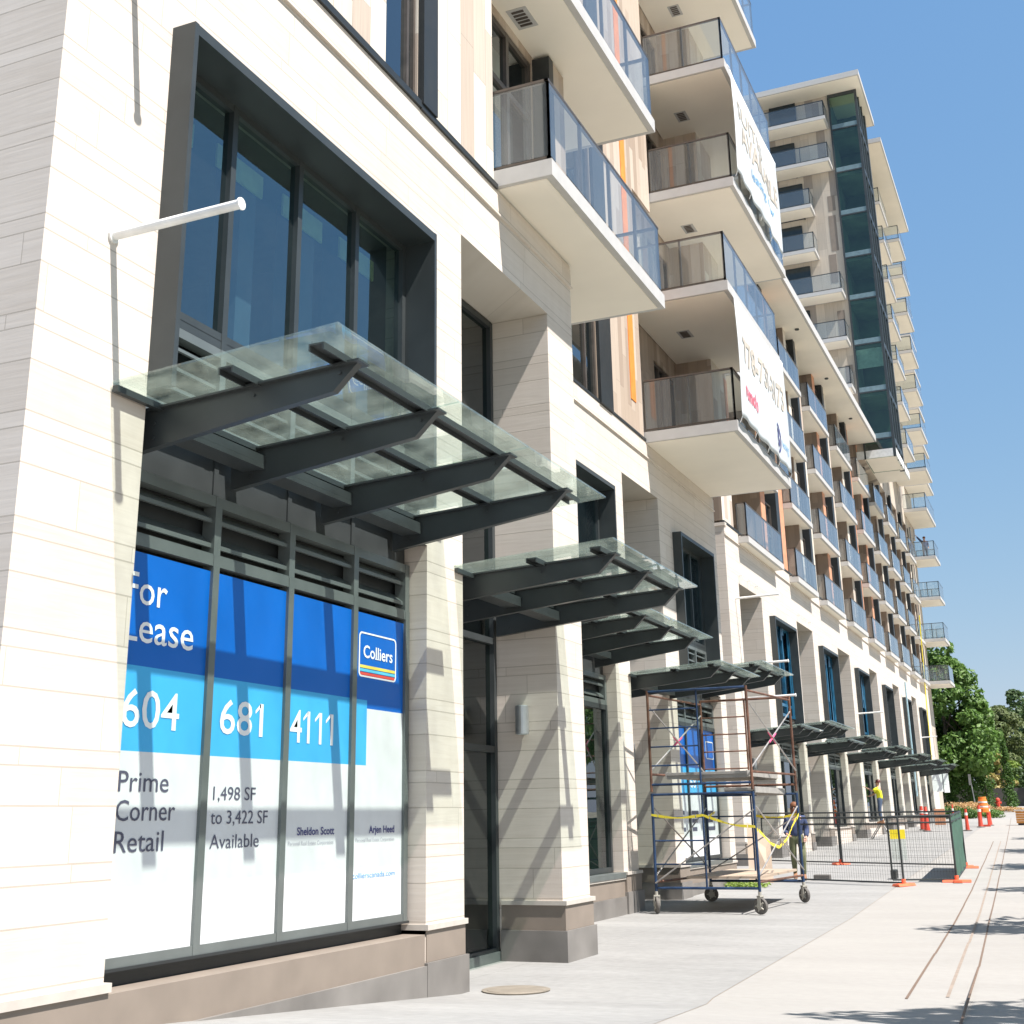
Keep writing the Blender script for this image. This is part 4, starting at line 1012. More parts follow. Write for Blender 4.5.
# leaning ply sheets beside the scaffold
m = MB()
m.hexa([(-1.5,30.5,.12),(-.95,30.5,.12),(-.95,30.56,.12),(-1.5,30.56,.12),(-1.62,31.1,1.45),(-1.10,31.1,1.05),(-1.10,31.16,1.05),(-1.62,31.16,1.45)])
m.build('plywood_sheet', M['wood'], label='pale sheet of plywood leaning behind the scaffold', cat='plywood sheet')
m = MB()
def ribbon(pts, w, mb, tw=0):
    for (a, b) in zip(pts, pts[1:]):
        n = 8
        for k in range(n):
            t0, t1 = k/n, (k+1)/n
            def P(t):
                s = .05*math.sin(math.pi*t); return Vector(a)*(1-t)+Vector(b)*t-Vector((0,0,s))
            w0 = w*(.7+.3*math.sin(t0*9)); w1 = w*(.7+.3*math.sin(t1*9))
            p, q = P(t0), P(t1); ox = .02*math.sin(t0*7)
            mb.face([p+Vector((ox,0,-w0/2)), q+Vector((ox,0,-w1/2)), q+Vector((ox,0,w1/2)), p+Vector((ox,0,w0/2))])
z1 = 1.62
ribbon([(-1.24,FY-.04,z1+.02),(-.3,FY-.05,z1),(.60,FY-.05,1.42)], .05, m)
ribbon([(-.31,FY-.05,z1),(-.25,FY+.6,z1+.05)], .045, m)
ribbon([(.60,FY-.05,1.42),(.73,FY+1.2,1.05),(.86,BY,1.62)], .06, m)
ribbon([(.86,BY,1.62),(.0,BY+.02,1.60)], .05, m)
ribbon([(-.62,BY,z1),(-.62,BY,1.35)], .03, m)
m.build('caution_tape', M['tape'], label='yellow caution tape strung round the scaffold legs', cat='caution tape')

# ------------------------------------------------------------------ people
def skinned(chains, radii):
    """one continuous body: joints -> skin modifier -> mesh data"""
    names = list(radii); idx = {n: i for i, n in enumerate(names)}
    me = bpy.data.meshes.new('body_tmp'); me.from_pydata([chains['j'][n] for n in names], [(idx[a], idx[b]) for a, b in chains['e']], [])
    ob = bpy.data.objects.new('body_tmp', me); COL.objects.link(ob)
    sk = ob.modifiers.new('skin', 'SKIN')
    lay = me.skin_vertices[0] if me.skin_vertices else None
    if lay is None:
        bm = bmesh.new(); bm.from_mesh(me); bm.verts.layers.skin.verify(); bm.to_mesh(me); bm.free(); lay = me.skin_vertices[0]
    for n in names:
        r = radii[n]; lay.data[idx[n]].radius = r if isinstance(r, tuple) else (r, r)
        lay.data[idx[n]].use_root = (n == 'pelvis')
    sub = ob.modifiers.new('sub', 'SUBSURF'); sub.levels = 2; sub.render_levels = 2
    dg = bpy.context.evaluated_depsgraph_get(); dg.update()
    out = bpy.data.meshes.new_from_object(ob.evaluated_get(dg)); bpy.data.objects.remove(ob)
    for p in out.polygons: p.use_smooth = True
    return out

def person(loc, scale, rotz, J, label, shirt, pants, boots, hair_m, long_hair=False, helmet=False, vest=None):
    t = thing('person', label, 'person', loc)
    Rm = Matrix.Translation(loc) @ Matrix.Rotation(rotz, 4, 'Z') @ Matrix.Scale(scale, 4)
    j = {k: v for k, v in J.items()}
    E_ = [('pelvis','belly'),('belly','chest'),('chest','neck'),('neck','head'),('head','crown'),
          ('pelvis','hipl'),('hipl','kneel'),('kneel','anklel'),('anklel','toel'),('pelvis','hipr'),('hipr','kneer'),('kneer','ankler'),('ankler','toer'),
          ('chest','shl'),('shl','ell'),('ell','wrl'),('wrl','hdl'),('chest','shr'),('shr','elr'),('elr','wrr'),('wrr','hdr')]
    rad = {'pelvis': (.14,.11),'belly': (.125,.10),'chest': (.155,.115),'neck': .052,'head': (.075,.09),'crown': (.07,.08),
           'hipl': .088,'kneel': .06,'anklel': .042,'toel': .035,'hipr': .088,'kneer': .06,'ankler': .042,'toer': .035,
           'shl': .058,'ell': .042,'wrl': .03,'hdl': .028,'shr': .058,'elr': .042,'wrr': .03,'hdr': .028}
    me = skinned({'j': j, 'e': E_}, rad); me.transform(Rm)
    me.materials.append(M['skin']); o = bpy.data.objects.new('body', me); COL.objects.link(o); o.parent = t; o.matrix_parent_inverse = Matrix.Translation(loc).inverted()
    def cloth(name, parts, grow, mat, cut=None):
        es = [e for e in E_ if e[0] in parts and e[1] in parts]; rr = {k: (tuple(x*1+grow for x in rad[k]) if isinstance(rad[k], tuple) else rad[k]+grow) for k in rad if k in parts}
        jj = dict(j)
        if cut: jj.update(cut)
        m = skinned({'j': jj, 'e': es}, rr); m.transform(Rm); m.materials.append(mat)
        c = bpy.data.objects.new(name, m); COL.objects.link(c); c.parent = t; c.matrix_parent_inverse = Matrix.Translation(loc).inverted(); return c
    mid = lambda a, b, f: tuple(Vector(j[a])*(1-f)+Vector(j[b])*f)
    cloth('trousers', ['belly','pelvis','hipl','kneel','anklel','hipr','kneer','ankler'], .016, pants)
    cloth('top', ['pelvis','belly','chest','shl','ell','wrl','shr','elr','wrr'] if not vest else ['pelvis','belly','chest','shl','ell','shr','elr'], .03, shirt, {'ell': mid('shl','ell',.9), 'elr': mid('shr','elr',.9)} if vest else None)
    if vest:
        cloth('vest', ['pelvis','belly','chest','shl','shr'], .032, vest, {'shl': mid('chest','shl',.75), 'shr': mid('chest','shr',.75)})
    for s in 'lr':
        m = MB(); a = Rm @ Vector(j['ankle'+s]); b = Rm @ Vector(j['toe'+s]); d = (b-a); d.z = 0; d.normalize(); n = Vector((-d.y, d.x, 0)); k = scale
        zf = min(a.z, b.z)-.035*k
        m.hexa([a-d*.09*k-n*.045*k+Vector((0,0,zf-a.z)), b+d*.07*k-n*.05*k+Vector((0,0,zf-b.z)), b+d*.07*k+n*.05*k+Vector((0,0,zf-b.z)), a-d*.09*k+n*.045*k+Vector((0,0,zf-a.z)),
                a-d*.07*k-n*.045*k+Vector((0,0,.09*k)), b+d*.04*k-n*.04*k+Vector((0,0,.02*k)), b+d*.04*k+n*.04*k+Vector((0,0,.02*k)), a-d*.07*k+n*.045*k+Vector((0,0,.09*k))])
        m.build('boot', boots, t, bevel=.015)
    # face and hair
    hd = Rm @ ((Vector(j['head'])+Vector(j['crown']))/2); fwd = (Rm.to_3x3() @ Vector(J['_face'])).normalized(); rt = Vector((-fwd.y, fwd.x, 0)).normalized(); k = scale
    m = MB()
    for q in range(7):
        r_ = [.05,.085,.10,.10,.085,.055,.015][q]
    m.lathe((hd.x-fwd.x*.018*k, hd.y-fwd.y*.018*k, hd.z-(.0 if not helmet else .0)*k), [(.098*k,.0),(.103*k,.04*k),(.095*k,.08*k),(.07*k,.115*k),(.02*k,.135*k)], 16)
    if long_hair: m.lathe((hd.x-fwd.x*.035*k, hd.y-fwd.y*.035*k, hd.z-.16*k), [(.085*k,0),(.105*k,.06*k),(.108*k,.16*k)], 14)
    m.build('helmet' if helmet else 'hair', M['helmet'] if helmet else hair_m, t, smooth=True)
    m = MB()
    for s in (-1, 1):
        c = hd+fwd*.088*k+rt*s*.033*k+Vector((0,0,.0)); m.lathe(tuple(c), [(.004*k,-.012*k),(.024*k,-.01*k),(.024*k,.012*k),(.004*k,.014*k)], 8)
    m.build('glasses', M['metal_dk'], t)
    m = MB(); c = hd+fwd*.10*k-Vector((0,0,.03*k)); m.tube(tuple(c+Vector((0,0,.03*k))), tuple(c+fwd*.012*k), .010*k, 6, .016*k); m.build('nose', M['skin'], t, smooth=True)
    m = MB(); c = hd+fwd*.088*k-Vector((0,0,.062*k)); m.tube(tuple(c-rt*.022*k), tuple(c+rt*.022*k), .006*k, 5); m.build('mouth', M['ink_red'], t)
    # hands: palm with four fingers and a thumb
    for s in 'lr':
        w_ = Rm @ Vector(j['wr'+s]); h_ = Rm @ Vector(j['hd'+s]); d = (h_-w_).normalized(); sd = d.cross(Vector((0,0,1))); sd = sd.normalized() if sd.length > .1 else Vector((1,0,0)); m = MB()
        for q in range(4):
            b = h_+sd*(q-1.5)*.02*k; L_ = (.05,.06,.056,.045)[q]*k; mid_ = b+d*L_; tip = mid_+(d*.6+Vector((0,0,-.5))).normalized()*L_*.7
            m.tube(tuple(b), tuple(mid_), .009*k, 6); m.tube(tuple(mid_), tuple(tip), .008*k, 6, .006*k)
        m.tube(tuple(w_+d*.03*k+sd*.02*k), tuple(w_+d*.075*k+sd*.05*k), .011*k, 6, .008*k); m.build('fingers', M['skin'], t, smooth=True)
    return t
# walking, seen three-quarter from the front (faces -y)
WALK = dict(pelvis=(0,0,.93), belly=(0,-.01,1.08), chest=(0,-.02,1.32), neck=(0,-.02,1.48), head=(.0,-.04,1.57), crown=(0,-.03,1.68),
    hipl=(.10,0,.88), kneel=(.12,-.13,.50), anklel=(.11,-.08,.09), toel=(.12,-.24,.04),
    hipr=(-.10,0,.88), kneer=(-.10,.02,.49), ankler=(-.09,.26,.14), toer=(-.09,.14,.05),
    shl=(.19,-.02,1.38), ell=(.25,.04,1.12), wrl=(.22,-.12,.95), hdl=(.20,-.18,.90), shr=(-.19,-.02,1.38), elr=(-.25,.05,1.13), wrr=(-.22,-.12,1.02), hdr=(-.18,-.19,1.00), _face=(-.1,-1,0))
person((-.56,31.6,G(31.6)), 1.0, R(12), WALK, 'woman with auburn hair and sunglasses walking behind the scaffold in olive trousers', M['navy'], M['olive'], M['boot'], M['hair'], long_hair=True)
# standing on a ladder facing the glass (faces -x), arms raised to it
LAD = dict(pelvis=(0,0,.93), belly=(.01,0,1.08), chest=(-.01,0,1.32), neck=(-.02,0,1.48), head=(-.03,0,1.58), crown=(-.02,0,1.68),
    hipl=(0,-.10,.88), kneel=(-.03,-.11,.49), anklel=(.02,-.11,.08), toel=(-.14,-.11,.04), hipr=(0,.10,.88), kneer=(-.08,.11,.50), ankler=(.0,.11,.08), toer=(-.15,.11,.04),
    shl=(-.02,-.19,1.38), ell=(-.24,-.21,1.30), wrl=(-.46,-.16,1.42), hdl=(-.53,-.14,1.46), shr=(-.02,.19,1.38), elr=(-.24,.20,1.18), wrr=(-.42,.12,1.10), hdr=(-.48,.09,1.10), _face=(-1,0,0))
person((-2.35,59.0,1.17), 1.05, 0, LAD, 'worker in a yellow safety vest and dark helmet standing on a stepladder', M['hivis'], M['denim'], M['boot'], M['hair'], helmet=True, vest=M['hivis'])
SL = thing('stepladder', 'stepladder with green feet under the worker in the yellow vest', 'ladder', (-2.35, 59, .53))
m = MB(); g0 = G(59)
for y in (58.72, 59.28):
    m.tube((-1.95,y,g0), (-2.28,y,1.15), .03, 6)
for k in range(1,3): m.tube((-1.95-.11*k,58.72,g0+.21*k),(-1.95-.11*k,59.28,g0+.21*k),.022,6)
m.build('front_rail', M['galv'], SL)
m = MB()
for y in (58.72, 59.28): m.tube((-2.85,y,g0), (-2.42,y,1.15), .025, 6)
m.build('rear_rail', M['galv'], SL)
m = MB(); m.box(-2.6,-2.1,58.7,59.3,1.12,1.17); m.build('step', M['galv'], SL)
m = MB(); m.box(-2.0,-1.9,58.68,58.76,g0,g0+.22); m.box(-2.0,-1.9,59.24,59.32,g0,g0+.22); m.build('foot', M['green'], SL)
ARM = dict(WALK); ARM.update(shr=(-.19,-.02,1.38), elr=(-.36,-.06,1.55), wrr=(-.52,-.08,1.74), hdr=(-.56,-.08,1.80), kneel=(.11,0,.49), anklel=(.11,.0,.08), toel=(.11,-.15,.04), ankler=(-.10,0,.08), toer=(-.10,-.15,.04))
person((-2.55,97.0,19.42), 1.05, R(20), ARM, 'person in dark clothes reaching up from a high end balcony of the far tower', M['navy'], M['denim'], M['boot'], M['hair'])

# ------------------------------------------------------------------ temporary fence
def fence_panel(p, q, h, label, foot=True, tarp=False, band=None, cat='fence'):
    p = Vector((*p, G(p[1]))); q = Vector((*q, G(q[1]))); d = q-p; L_ = d.length; u = d/L_
    t = thing('fence_panel', label, cat, tuple(p), 'temporary steel fence panels across the pavement')
    fr_ = MB(); z0, z1 = .06, h
    Z = Vector((0,0,1))
    for e in (p, q): fr_.tube(tuple(e+Z*z0), tuple(e+Z*z1), .022, 8)
    for z in (z0, z1, z1-.14): fr_.tube(tuple(p+Z*z), tuple(q+Z*z), .018 if z != z1 else .022, 8)
    fr_.build('frame', M['fence'], t)
    m = MB(); n = int(L_/.062); 
    for k in range(1, n): a = p+u*(L_*k/n); m.tube(tuple(a+Z*z0), tuple(a+Z*z1), .0022, 3)
    for k in range(1, 8): z = z0+(z1-z0)*k/8; m.tube(tuple(p+Z*z), tuple(q+Z*z), .0022, 3)
    if not tarp: m.build('wire_mesh', M['fence'], t)
    else:
        m = MB(); nn = Vector((-u.y, u.x, 0)); N_ = 10
        for a in range(N_):
            for b in range(8):
                def S_(i, k): return p+u*(L_*i/N_)+Z*(z0+(z1-z0)*k/8)+nn*(.025*math.sin(i*1.9+k*.7))
                m.face([S_(a,b), S_(a+1,b), S_(a+1,b+1), S_(a,b+1)])
        o = m.build('tarp', M['tarp'], t, smooth=True)
    if foot:
        m = MB(); nn = Vector((-u.y, u.x, 0))
        for e in ((p, q) if foot == 2 else (q,)):
            a = e-nn*.3; b = e+nn*.3
            m.hexa([a-u*.10, a+u*.10, b+u*.10, b-u*.10, a-u*.07+Z*.05, a+u*.07+Z*.05, b+u*.07+Z*.05, b-u*.07+Z*.05])
            m.tube(tuple(e), tuple(e+Z*.14), .045, 8)
        m.build('foot', M['foot'], t)
    if band:
        m = MB(); a = p+u*band[0]; b = p+u*band[1]; nn = Vector((-u.y, u.x, 0))*-.03
        m.face([a+nn+Z*band[2], b+nn+Z*band[2], b+nn+Z*band[3], a+nn+Z*band[3]])
        m.build('yellow_plate', M['yellow'], t); m = MB(); m.face([a+nn+Z*(band[2]-.45), b+nn+Z*(band[2]-.45), b+nn+Z*(band[2]-.002), a+nn+Z*(band[2]-.002)])
        m.build('clear_pocket', M['glass_can'], t)
    return t
fence_panel((-.35,30.8), (2.06,29.57), 1.40, 'nearest wire fence panel, running from the scaffold towards the kerb')
fence_panel((1.70,30.6), (3.03,30.84), 1.40, 'short wire fence panel beside the one with the green cover', band=(.03,.36,.92,1.12))
fence_panel((3.03,30.86), (2.80,36.4), 1.40, 'fence panel covered in dark green tarpaulin, seen edge-on', tarp=True, foot=2)
fence_panel((-3.2,39.6), (-.71,38.24), 1.40, 'rear wire fence panel reaching the stone piers', foot=1)
fence_panel((-.66,38.2), (2.75,36.7), 1.40, 'rear wire fence panel ending at the green cover', foot=1)
m = MB(); m.box(-.2,.18,31.4,31.6,G(31.5),G(31.5)+.12); m.build('black_weight', M['rubber'], label='small black weight lying by the bottom rail of the nearest fence panel', cat='weight', bevel=.02)
m = MB(); m.box(1.5,1.62,31.8,32.2,G(32),G(32)+.2); m.build('black_weight', M['fence'], label='grey block leaning at the foot of the yellow-plated fence panel', cat='weight', bevel=.02)

# ------------------------------------------------------------------ cones, posts, barrel
def delineator(x, y, h, label, r=.07):
    g = G(y); t = thing('delineator_post', label, 'traffic post', (x, y, g), 'red-orange traffic posts')
    m = MB(); m.lathe((x,y,g), [(.22,0),(.22,.03),(.18,.05)], 8); m.build('base', M['rubber'], t)
    m = MB(); m.lathe((x,y,g+.05), [(r*1.5,0),(r*1.2,.3),(r,.7*h),(r*.8,h-.1),(r*.8,h-.05)], 14); m.build('post', M['post_red'], t)
    m = MB(); m.lathe((x,y,g+.05), [(r*1.08,.66*h),(r*1.02,.78*h)], 14); m.build('reflective_band', M['post_white'], t)
delineator(.31, 69.5, 1.05, 'slim red-orange post standing alone on the pale pavement')
delineator(.50, 75.9, 1.15, 'red-orange post directly in front of the barrel', .09)
delineator(.75, 79.5, 1.1, 'red-orange post just behind and right of the barrel', .09)
delineator(-1.61, 69.4, 1.2, 'front one of the pair of red-orange posts beyond the fence', .10)
delineator(-2.04, 71.6, 1.2, 'rear one of the pair of red-orange posts beyond the fence', .10)
delineator(-1.05, 78.0, 1.2, 'thin red-orange post beside the orange mesh panel by the last pier', .05)
t = thing('traffic_barrel', 'orange plastic traffic barrel with pale bands raised on the pavement', 'barrel', (.62, 77.6, G(77.6)))
m = MB(); g = G(77.6); m.lathe((.62,77.6,g+.75), [(.30,0),(.30,.2),(.27,.22),(.27,.42),(.24,.44),(.24,.64),(.21,.66),(.20,.82)], 20); m.build('drum', M['barrel'], t)
m = MB(); m.lathe((.62,77.6,g+.75), [(.276,.26),(.276,.34)], 20); m.lathe((.62,77.6,g+.75), [(.246,.5),(.246,.58)], 20); m.build('band', M['post_white'], t)
m = MB(); m.box(.35,.9,77.4,77.8,g,g+.1); m.tube((.45,77.6,g),(.45,77.6,g+.76),.05,8); m.tube((.8,77.6,g),(.8,77.6,g+.76),.05,8); m.build('stand', M['post_red'], t)
m = MB(); m.box(-2.3,-1.7,80.3,80.36,G(80)+.05,G(80)+.95); m.build('mesh_panel', M['terracotta'], label='small orange-brown mesh panel leaning by the last stone piers', cat='barrier', bevel=.01)
m = MB(); g = G(79.8)
for k in range(5): m.box(2.18, 4.6, 79.3, 79.9, g+.10+k*.13, g+.215+k*.13)
o = m.build('wooden_box_bench', simple('orange_timber', (.62,.27,.06), .6, noise_amt=.15, nscale=3), label='orange timber planter box at the right edge of the pavement', cat='planter', bevel=.01)
m = MB(); m.box(2.25, 4.55, 79.35, 79.85, g, g+.10); m.build('base', M['metal_dk'], o)
m = MB(); m.box(2.1, 4.7, 79.2, 80.1, g+.755, g+.83); m.build('rim', M['ledge'], o)

# yellow chute and hanging board at the far end of the long block
m = MB(); m.path([(-2.85,90.3,14.5),(-3.0,90.6,10.5),(-3.12,90.4,4.6)], .035, 8)
m.build('yellow_hoist_line', M['yellow'], label='yellow hoist line running down the far end of the long block', cat='hoist line')
BD = thing('hanging_board', 'white board with faint drawings hung from the far canopy', 'board', (-2.55, 88, 2.8)); BD.rotation_euler.z = R(38)
m = MB(); m.box(-3.05, -2.30, 88, 88.04, 2.85, 4.2); m.box(-2.24, -1.85, 88, 88.04, 2.80, 4.12); m.build('board_sheet', M['paperboard'], BD)
m = MB(); m.box(-3.1,-2.6,87.98,88.05,4.22,4.26); m.box(-2.29,-2.25,87.98,88.05,2.9,4.15); m.tube((-2.9,88,4.2),(-2.9,88,4.6),.02,5); m.tube((-2.0,88,4.1),(-2.0,88,4.6),.02,5); m.build('hanger', M['metal_lt'], BD)
m = MB()
for (a,b,c,d) in ((-2.95,-2.75,3.7,3.72),(-2.9,-2.5,3.55,3.57),(-2.8,-2.45,3.9,3.93),(-2.2,-1.95,3.3,3.32),(-2.15,-1.9,3.0,3.02)): m.box(a,b,87.993,87.999,c,d)
m.build('marks', M['ink_pale'], BD)
m = MB(); m.path([(-3.0,79,2.5),(-3.0,79,9.0)], .05, 6); m.build('vertical_hose', simple('pale_blue_hose', (.30,.45,.52), .6), label='pale blue hose hanging down the far stone wall', cat='hose')

# ------------------------------------------------------------------ plants
def leaf_cloud(pts, n, size, mat, name, parent, rnd, flat=.5, droop=0):
    """many leaf-sized faces gathered in clumps"""
    V, F = [], []
    for _ in range(n):
        c, r = rnd.choice(pts) if not isinstance(pts, list) or True else None
        # shell-biased point in clump
        while True:
            d = Vector((rnd.uniform(-1,1), rnd.uniform(-1,1), rnd.uniform(-1,1)))
            if .05 < d.length < 1: break
        d = d.normalized()*(d.length**.45)
        p = Vector(c)+Vector((d.x*r[0], d.y*r[1], d.z*r[2]))
        nrm = (d*.7+Vector((rnd.gauss(0,.6), rnd.gauss(0,.6), rnd.gauss(.5,.5)))).normalized()
        a = nrm.orthogonal().normalized(); b = nrm.cross(a); th = rnd.uniform(0, 6.28)
        a, b = a*math.cos(th)+b*math.sin(th), b*math.cos(th)-a*math.sin(th)
        s = size*rnd.uniform(.6,1.35); k = len(V)
        V += [tuple(p-a*s*.5), tuple(p+b*s*.32-nrm*s*.06), tuple(p+a*s*.6), tuple(p-b*s*.32-nrm*s*.06)]; F.append([k,k+1,k+2,k+3])
    me = bpy.data.meshes.new(name); me.from_pydata(V, [], F); me.materials.append(mat)
    o = bpy.data.objects.new(name, me); COL.objects.link(o)
    if parent: o.parent = parent
    return o
def tree(loc, h, cr_, ch, label, mat, seed, n=5000, size=.35, cat='tree', group=None, trunk_r=.18, clumps=26, lean=0, name='leafy_tree', base=.3, taper_k=.4):
    rnd = random.Random(seed); t = thing(name, label, cat, loc, group)
    zc = h-ch/2; pts = []
    for k in range(clumps):
        while True:
            d = Vector((rnd.uniform(-1,1), rnd.uniform(-1,1), rnd.uniform(-1,1)))
            if d.length < 1: break
        d = d.normalized()*d.length**.5
        taper = 1-taper_k*max(0, d.z+.25)
        r = rnd.uniform(.16,.30)*cr_*1.35
        pts.append(((d.x*cr_*.82*taper, d.y*cr_*.82*taper, zc+d.z*ch*.46), (r, r, r*.62)))
    leaf_cloud(pts, n, size, mat, 'crown', t, rnd)
    m = MB(); m.tube((0,0,-.1), (lean*.3,0,h*.35), trunk_r, 9, trunk_r*.7); m.tube((lean*.3,0,h*.35), (lean,0,h*.8), trunk_r*.7, 8, trunk_r*.25)
    for c, r in pts[:min(12, len(pts))]:
        z0 = h*(.3+.35*rnd.random()); m.tube((lean*.3,0,z0), c, trunk_r*.32, 5, trunk_r*.08)
    me = m.build('trunk', M['bark']); me.parent = t; 
    return t
g = G(114)
tree((-4.1,114,G(114)), 14.4, 4.5, 13.0, 'big bright green maple standing beyond the end of the long block', M['leaf'], 3, 20000, .42, clumps=72, trunk_r=.3, taper_k=.72)
tree((-8.5,120,G(120)), 13.5, 4.6, 11, 'maple half hidden behind the end of the long block', M['leaf'], 5, 6000, .5, clumps=30, trunk_r=.3)
tree((-.6,133,2.2), 9.3, 3.2, 8.4, 'broad olive green tree right of the cedars', M['leaf_ol'], 11, 9000, .36, clumps=36)
tree((3.0,140,2.2), 10.4, 3.8, 9.4, 'dark tree with pale leaf tips at the right edge', M['leaf_dk'], 12, 9000, .38, clumps=40)
tree((8.0,137,2.2), 10.8, 3.8, 9.6, 'large olive tree behind the retaining wall, out at the far right', M['leaf_ol'], 13, 6000, .4, clumps=34)
tree((-1.9,128,2.1), 8.8, 2.8, 8.2, 'yellow-green tree between the maple and the olive trees', M['leaf_lt'], 14, 6500, .34, clumps=26)
tree((.2,152,2.2), 12.2, 3.4, 9, 'tall dark tree poking above the olive ones', M['leaf_dk'], 15, 6000, .45, clumps=24)
tree((-.6,125,2.0), 4.6, 1.6, 3.4, 'golden shrub-like tree above the retaining wall', M['gold'], 16, 2600, .24, clumps=14, trunk_r=.1)
def cedar(x, y, h, r, label, seed):
    rnd = random.Random(seed); t = thing('cedar_tree', label, 'cedar', (x, y, G(y)), 'narrow cedars by the planting bed'); pts = []
    for k in range(46):
        f = (k+.5)/46; z = h*f; rr = r*(1-f)**.75+.06; a = rnd.uniform(0,6.28)
        pts.append(((math.cos(a)*rr*.45, math.sin(a)*rr*.45, z), (rr*.62, rr*.62, h/18)))
    leaf_cloud(pts, 3600, .17, M['cedar'], 'crown', t, rnd)
    m = MB(); m.tube((0,0,-.1),(0,0,h*.9),.08,6,.02); o = m.build('trunk', M['bark']); o.parent = t
for a in ((-4.1,113.0,5.6,.95,'left cedar below the big maple',21),(-2.75,113.5,5.8,.95,'second cedar from the left below the maple',22),(-1.6,116.5,7.6,1.0,'tallest of the cedars, with a pointed top',23),(-.05,121,6.4,.75,'small pointed cedar on the right by the golden shrub',24),(-5.4,112.5,5.0,.9,'cedar closest to the stone building',25)):
    cedar(*a)
def bush(x, y, w, d, h, mat, label, n, seed, size=.14, name='shrub', cat='shrub', z=None):
    rnd = random.Random(seed); pts = [((rnd.uniform(-w,w)*.8, rnd.uniform(-d,d)*.8, h*rnd.uniform(.3,.7)), (w*.35+.1, d*.35+.1, h*.4)) for _ in range(14)]
    t = thing(name, label, cat, (x, y, G(y) if z is None else z)); leaf_cloud(pts, n, size, mat, 'foliage', t, rnd)
bush(-3.0, 100.5, 1.5, 1.2, .85, M['cedar'], 'low clipped hedge at the foot of the stone building end', 2200, 31)
bush(-1.3, 101.5, 1.6, 1.0, .55, M['leaf'], 'low green planting in front of the orange flowers', 2000, 32)
bush(-2.3, 104.5, 1.7, 1.6, 1.05, M['flower'], 'bed of orange flowers beyond the traffic posts', 3600, 33, .13, 'flower_bed', 'flower bed')
bush(.2, 113, 1.2, .8, .4, M['flower'], 'thin strip of orange flowers by the red hydrant', 1000, 34, .13, 'flower_bed', 'flower bed')
bush(-5, 126.5, 9, 1.0, 3.2, M['leaf_dk'], 'long dark hedge standing behind the retaining wall', 9000, 38, .3)
bush(5, 131, 6, 1.0, 4.5, M['leaf_dk'], 'tall dark undergrowth below the right-hand trees', 7000, 39, .35)
bush(1.9, 127.5, 2.2, .8, 1.3, M['leaf_lt'], 'yellow-green shrub on top of the retaining wall', 1800, 35, .18)
bush(4.0, 128.5, 2.2, .8, 2.2, M['leaf'], 'green shrub at the stone gate pillar', 1800, 36, .2)
bush(-1.30, 29.1, .55, .25, .10, M['leaf_lt'], 'weeds growing in the strip behind the scaffold', 500, 37, .07, 'weeds', 'weeds')
# retaining wall, pillar, sign, hydrant
m = MB(); m.box(-16, 1.3, 124.0, 124.3, 1.4, 3.55); m.build('retaining_wall', simple('dark_weathered_wall', (.085,.08,.075), .9, noise_amt=.25, nscale=2), label='long dark retaining wall below the trees', cat='wall')
m = MB(); m.box(1.35, 1.95, 123.6, 124.3, 1.4, 4.5); m.box(1.28, 2.02, 123.53, 124.37, 4.5, 4.62); m.build('stone_pillar', simple('grey_rubble', (.27,.265,.26), .9, noise_amt=.35, nscale=5), label='grey stone pillar at the end of the dark retaining wall', cat='pillar')
t = thing('street_sign', 'grey street sign on a leaning pole, seen edge-on before the retaining wall', 'street sign', (-2.3, 112, G(112)))
m = MB(); gg = G(112); m.tube((-2.2,112,gg),(-2.45,112,gg+3.0),.045,8); m.build('pole', M['galv'], t)
m = MB(); m.box(-2.55,-2.35,111.9,111.94,gg+2.15,gg+3.0); m.build('sign_plate', M['plank'], t)
t = thing('fire_hydrant', 'red hydrant standing in front of the dark retaining wall', 'hydrant', (-.75, 116, G(116))); gg = G(116)
m = MB(); m.lathe((-.75,116,gg), [(.22,0),(.22,.08),(.15,.1),(.15,.75),(.19,.78),(.17,.9),(.06,1.0)], 12); m.build('body', M['post_red'], t)
m = MB(); m.tube((-1.02,116,gg+.6),(-.48,116,gg+.6),.09,8); m.tube((-.75,115.75,gg+.5),(-.75,116,gg+.5),.1,8); m.build('outlet', M['post_red'], t)

# street trees along the kerb (their shade falls on the pale pavement) and trees over the road
proto = tree((8.7, 19.6, G(19.6)), 7.2, 2.35, 3.8, 'young street tree by the kerb near the scaffold', M['leaf'], 41, 2600, .26, group='street trees along the kerb', trunk_r=.08, clumps=16, name='street_tree')
for (y, x, lab, s) in ((10.6, 9.0, 'young street tree by the kerb nearest the viewer', 1.0), (27.9, 9.0, 'young street tree by the kerb opposite the fence', .95), (36.5,8.0,'fourth young street tree along the kerb', .95), (46,8.0,'fifth young street tree along the kerb',.95), (57,8.0,'sixth young street tree along the kerb', 1.0)):
    c = copy_tree(proto); c.location = (x, y, G(y)); c.rotation_euler.z = y; c.scale = (s,s,s); c['label'] = lab
p2 = tree((24, 6, .4), 11, 4.5, 9, 'large leafy tree across the road, nearest the viewer', M['leaf_lt'], 51, 3500, .6, group='large trees across the road', clumps=30, trunk_r=.3)
for i, (x, y) in enumerate(((26,18),(24,31),(27,44),(25,58),(26,74))):
    c = copy_tree(p2); c.location = (x, y, G(y)); c.rotation_euler.z = i*1.3; c['label'] = ['second large tree across the road','third large tree across the road','fourth large tree across the road','fifth large tree across the road','sixth large tree across the road, farthest'][i]

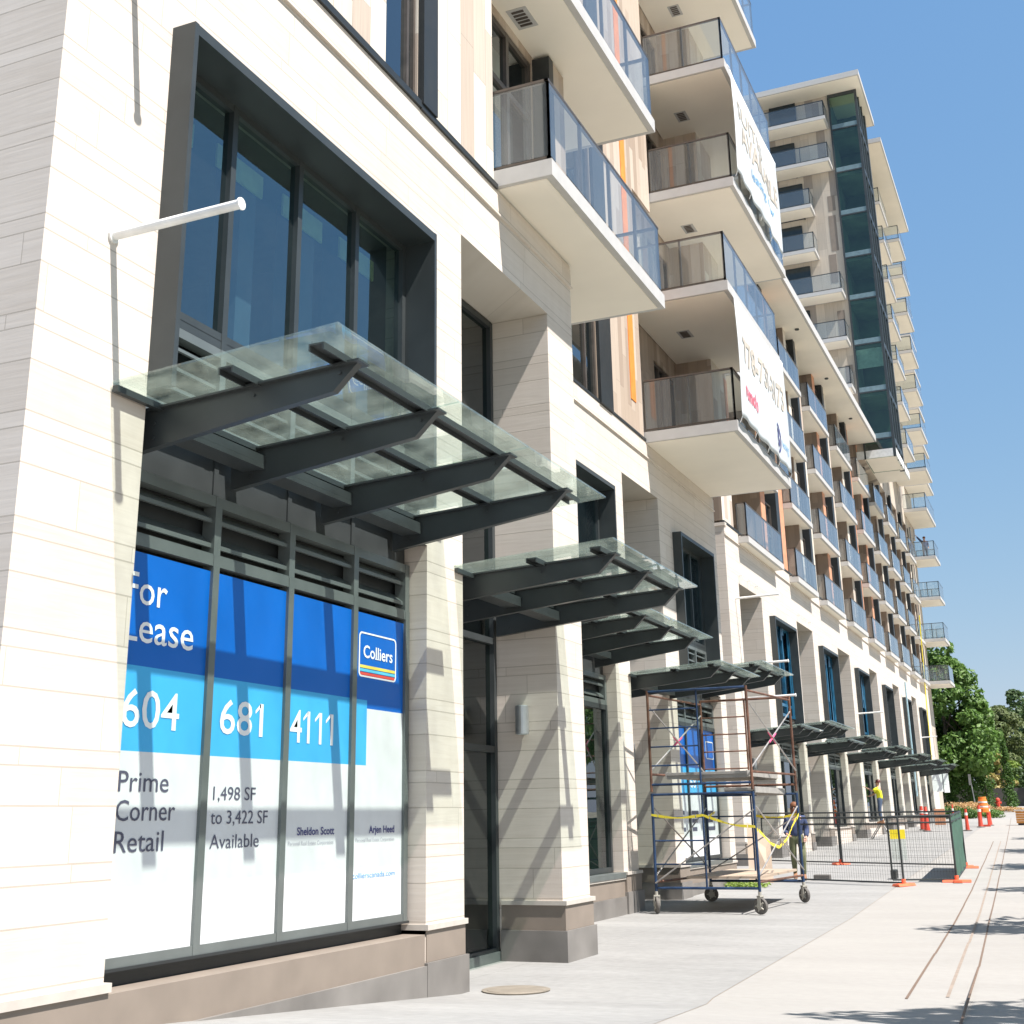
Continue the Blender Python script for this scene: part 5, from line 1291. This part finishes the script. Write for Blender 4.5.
# ------------------------------------------------------------------ sky, sun, camera
W = bpy.data.worlds.new('World'); S.world = W; W.use_nodes = True
nt = W.node_tree; bg = nt.nodes['Background']; sky = nt.nodes.new('ShaderNodeTexSky'); sky.sky_type = 'NISHITA'; sky.sun_disc = False
sd = Vector((1.09, -.27, 1.86)).normalized()
el = math.asin(sd.z); az = math.atan2(sd.x, sd.y)
sky.sun_elevation = el; sky.sun_rotation = az; sky.air_density = 1.1; sky.dust_density = .5; sky.ozone_density = .45; sky.altitude = 0
# colour response of the sky (paler towards the horizon than the raw model)
sx = nt.nodes.new('ShaderNodeSeparateXYZ'); cx = nt.nodes.new('ShaderNodeCombineXYZ'); nt.links.new(sky.outputs[0], sx.inputs[0])
for i, (pw, ml) in enumerate(((.71, .673), (.457, 1.178), (.166, 2.41))):
    p = math_(nt.nodes, nt.links, 'POWER', sx.outputs[i], pw); nt.links.new(math_(nt.nodes, nt.links, 'MULTIPLY', p, ml), cx.inputs[i])
nt.links.new(cx.outputs[0], bg.inputs[0]); bg.inputs[1].default_value = .116
sl = bpy.data.lights.new('sun', 'SUN'); sl.energy = 4.6; sl.angle = R(.53); sl.color = (1, .945, .895)
so = bpy.data.objects.new('sun', sl); COL.objects.link(so); so.rotation_euler = (-sd).to_track_quat('-Z', 'Y').to_euler()
yaw, pitch, roll = -0.405579131, 0.301398945, -0.0172797908
f = Vector((math.sin(yaw)*math.cos(pitch), math.cos(yaw)*math.cos(pitch), math.sin(pitch)))
r0 = Vector((math.cos(yaw), -math.sin(yaw), 0)); u0 = r0.cross(f)
r = r0*math.cos(roll)+u0*math.sin(roll); u = -r0*math.sin(roll)+u0*math.cos(roll)
cd = bpy.data.cameras.new('camera'); co = bpy.data.objects.new('camera', cd); COL.objects.link(co)
co.matrix_world = Matrix(((r.x,u.x,-f.x,5.83146929),(r.y,u.y,-f.y,0),(r.z,u.z,-f.z,1.6),(0,0,0,1)))
cd.sensor_width = 36; cd.lens = 1261.12388/1024*36; cd.shift_y = (427.506-512)/1024; cd.clip_end = 4000; cd.clip_start = .05
S.camera = co
S.view_settings.view_transform = 'Standard'; S.view_settings.look = 'None'; S.view_settings.gamma = 1; S.view_settings.use_curve_mapping = False
S.view_settings.exposure = 1.05
S.render.engine = 'CYCLES'; S.cycles.max_bounces = 10; S.cycles.transparent_max_bounces = 24; S.cycles.diffuse_bounces = 6
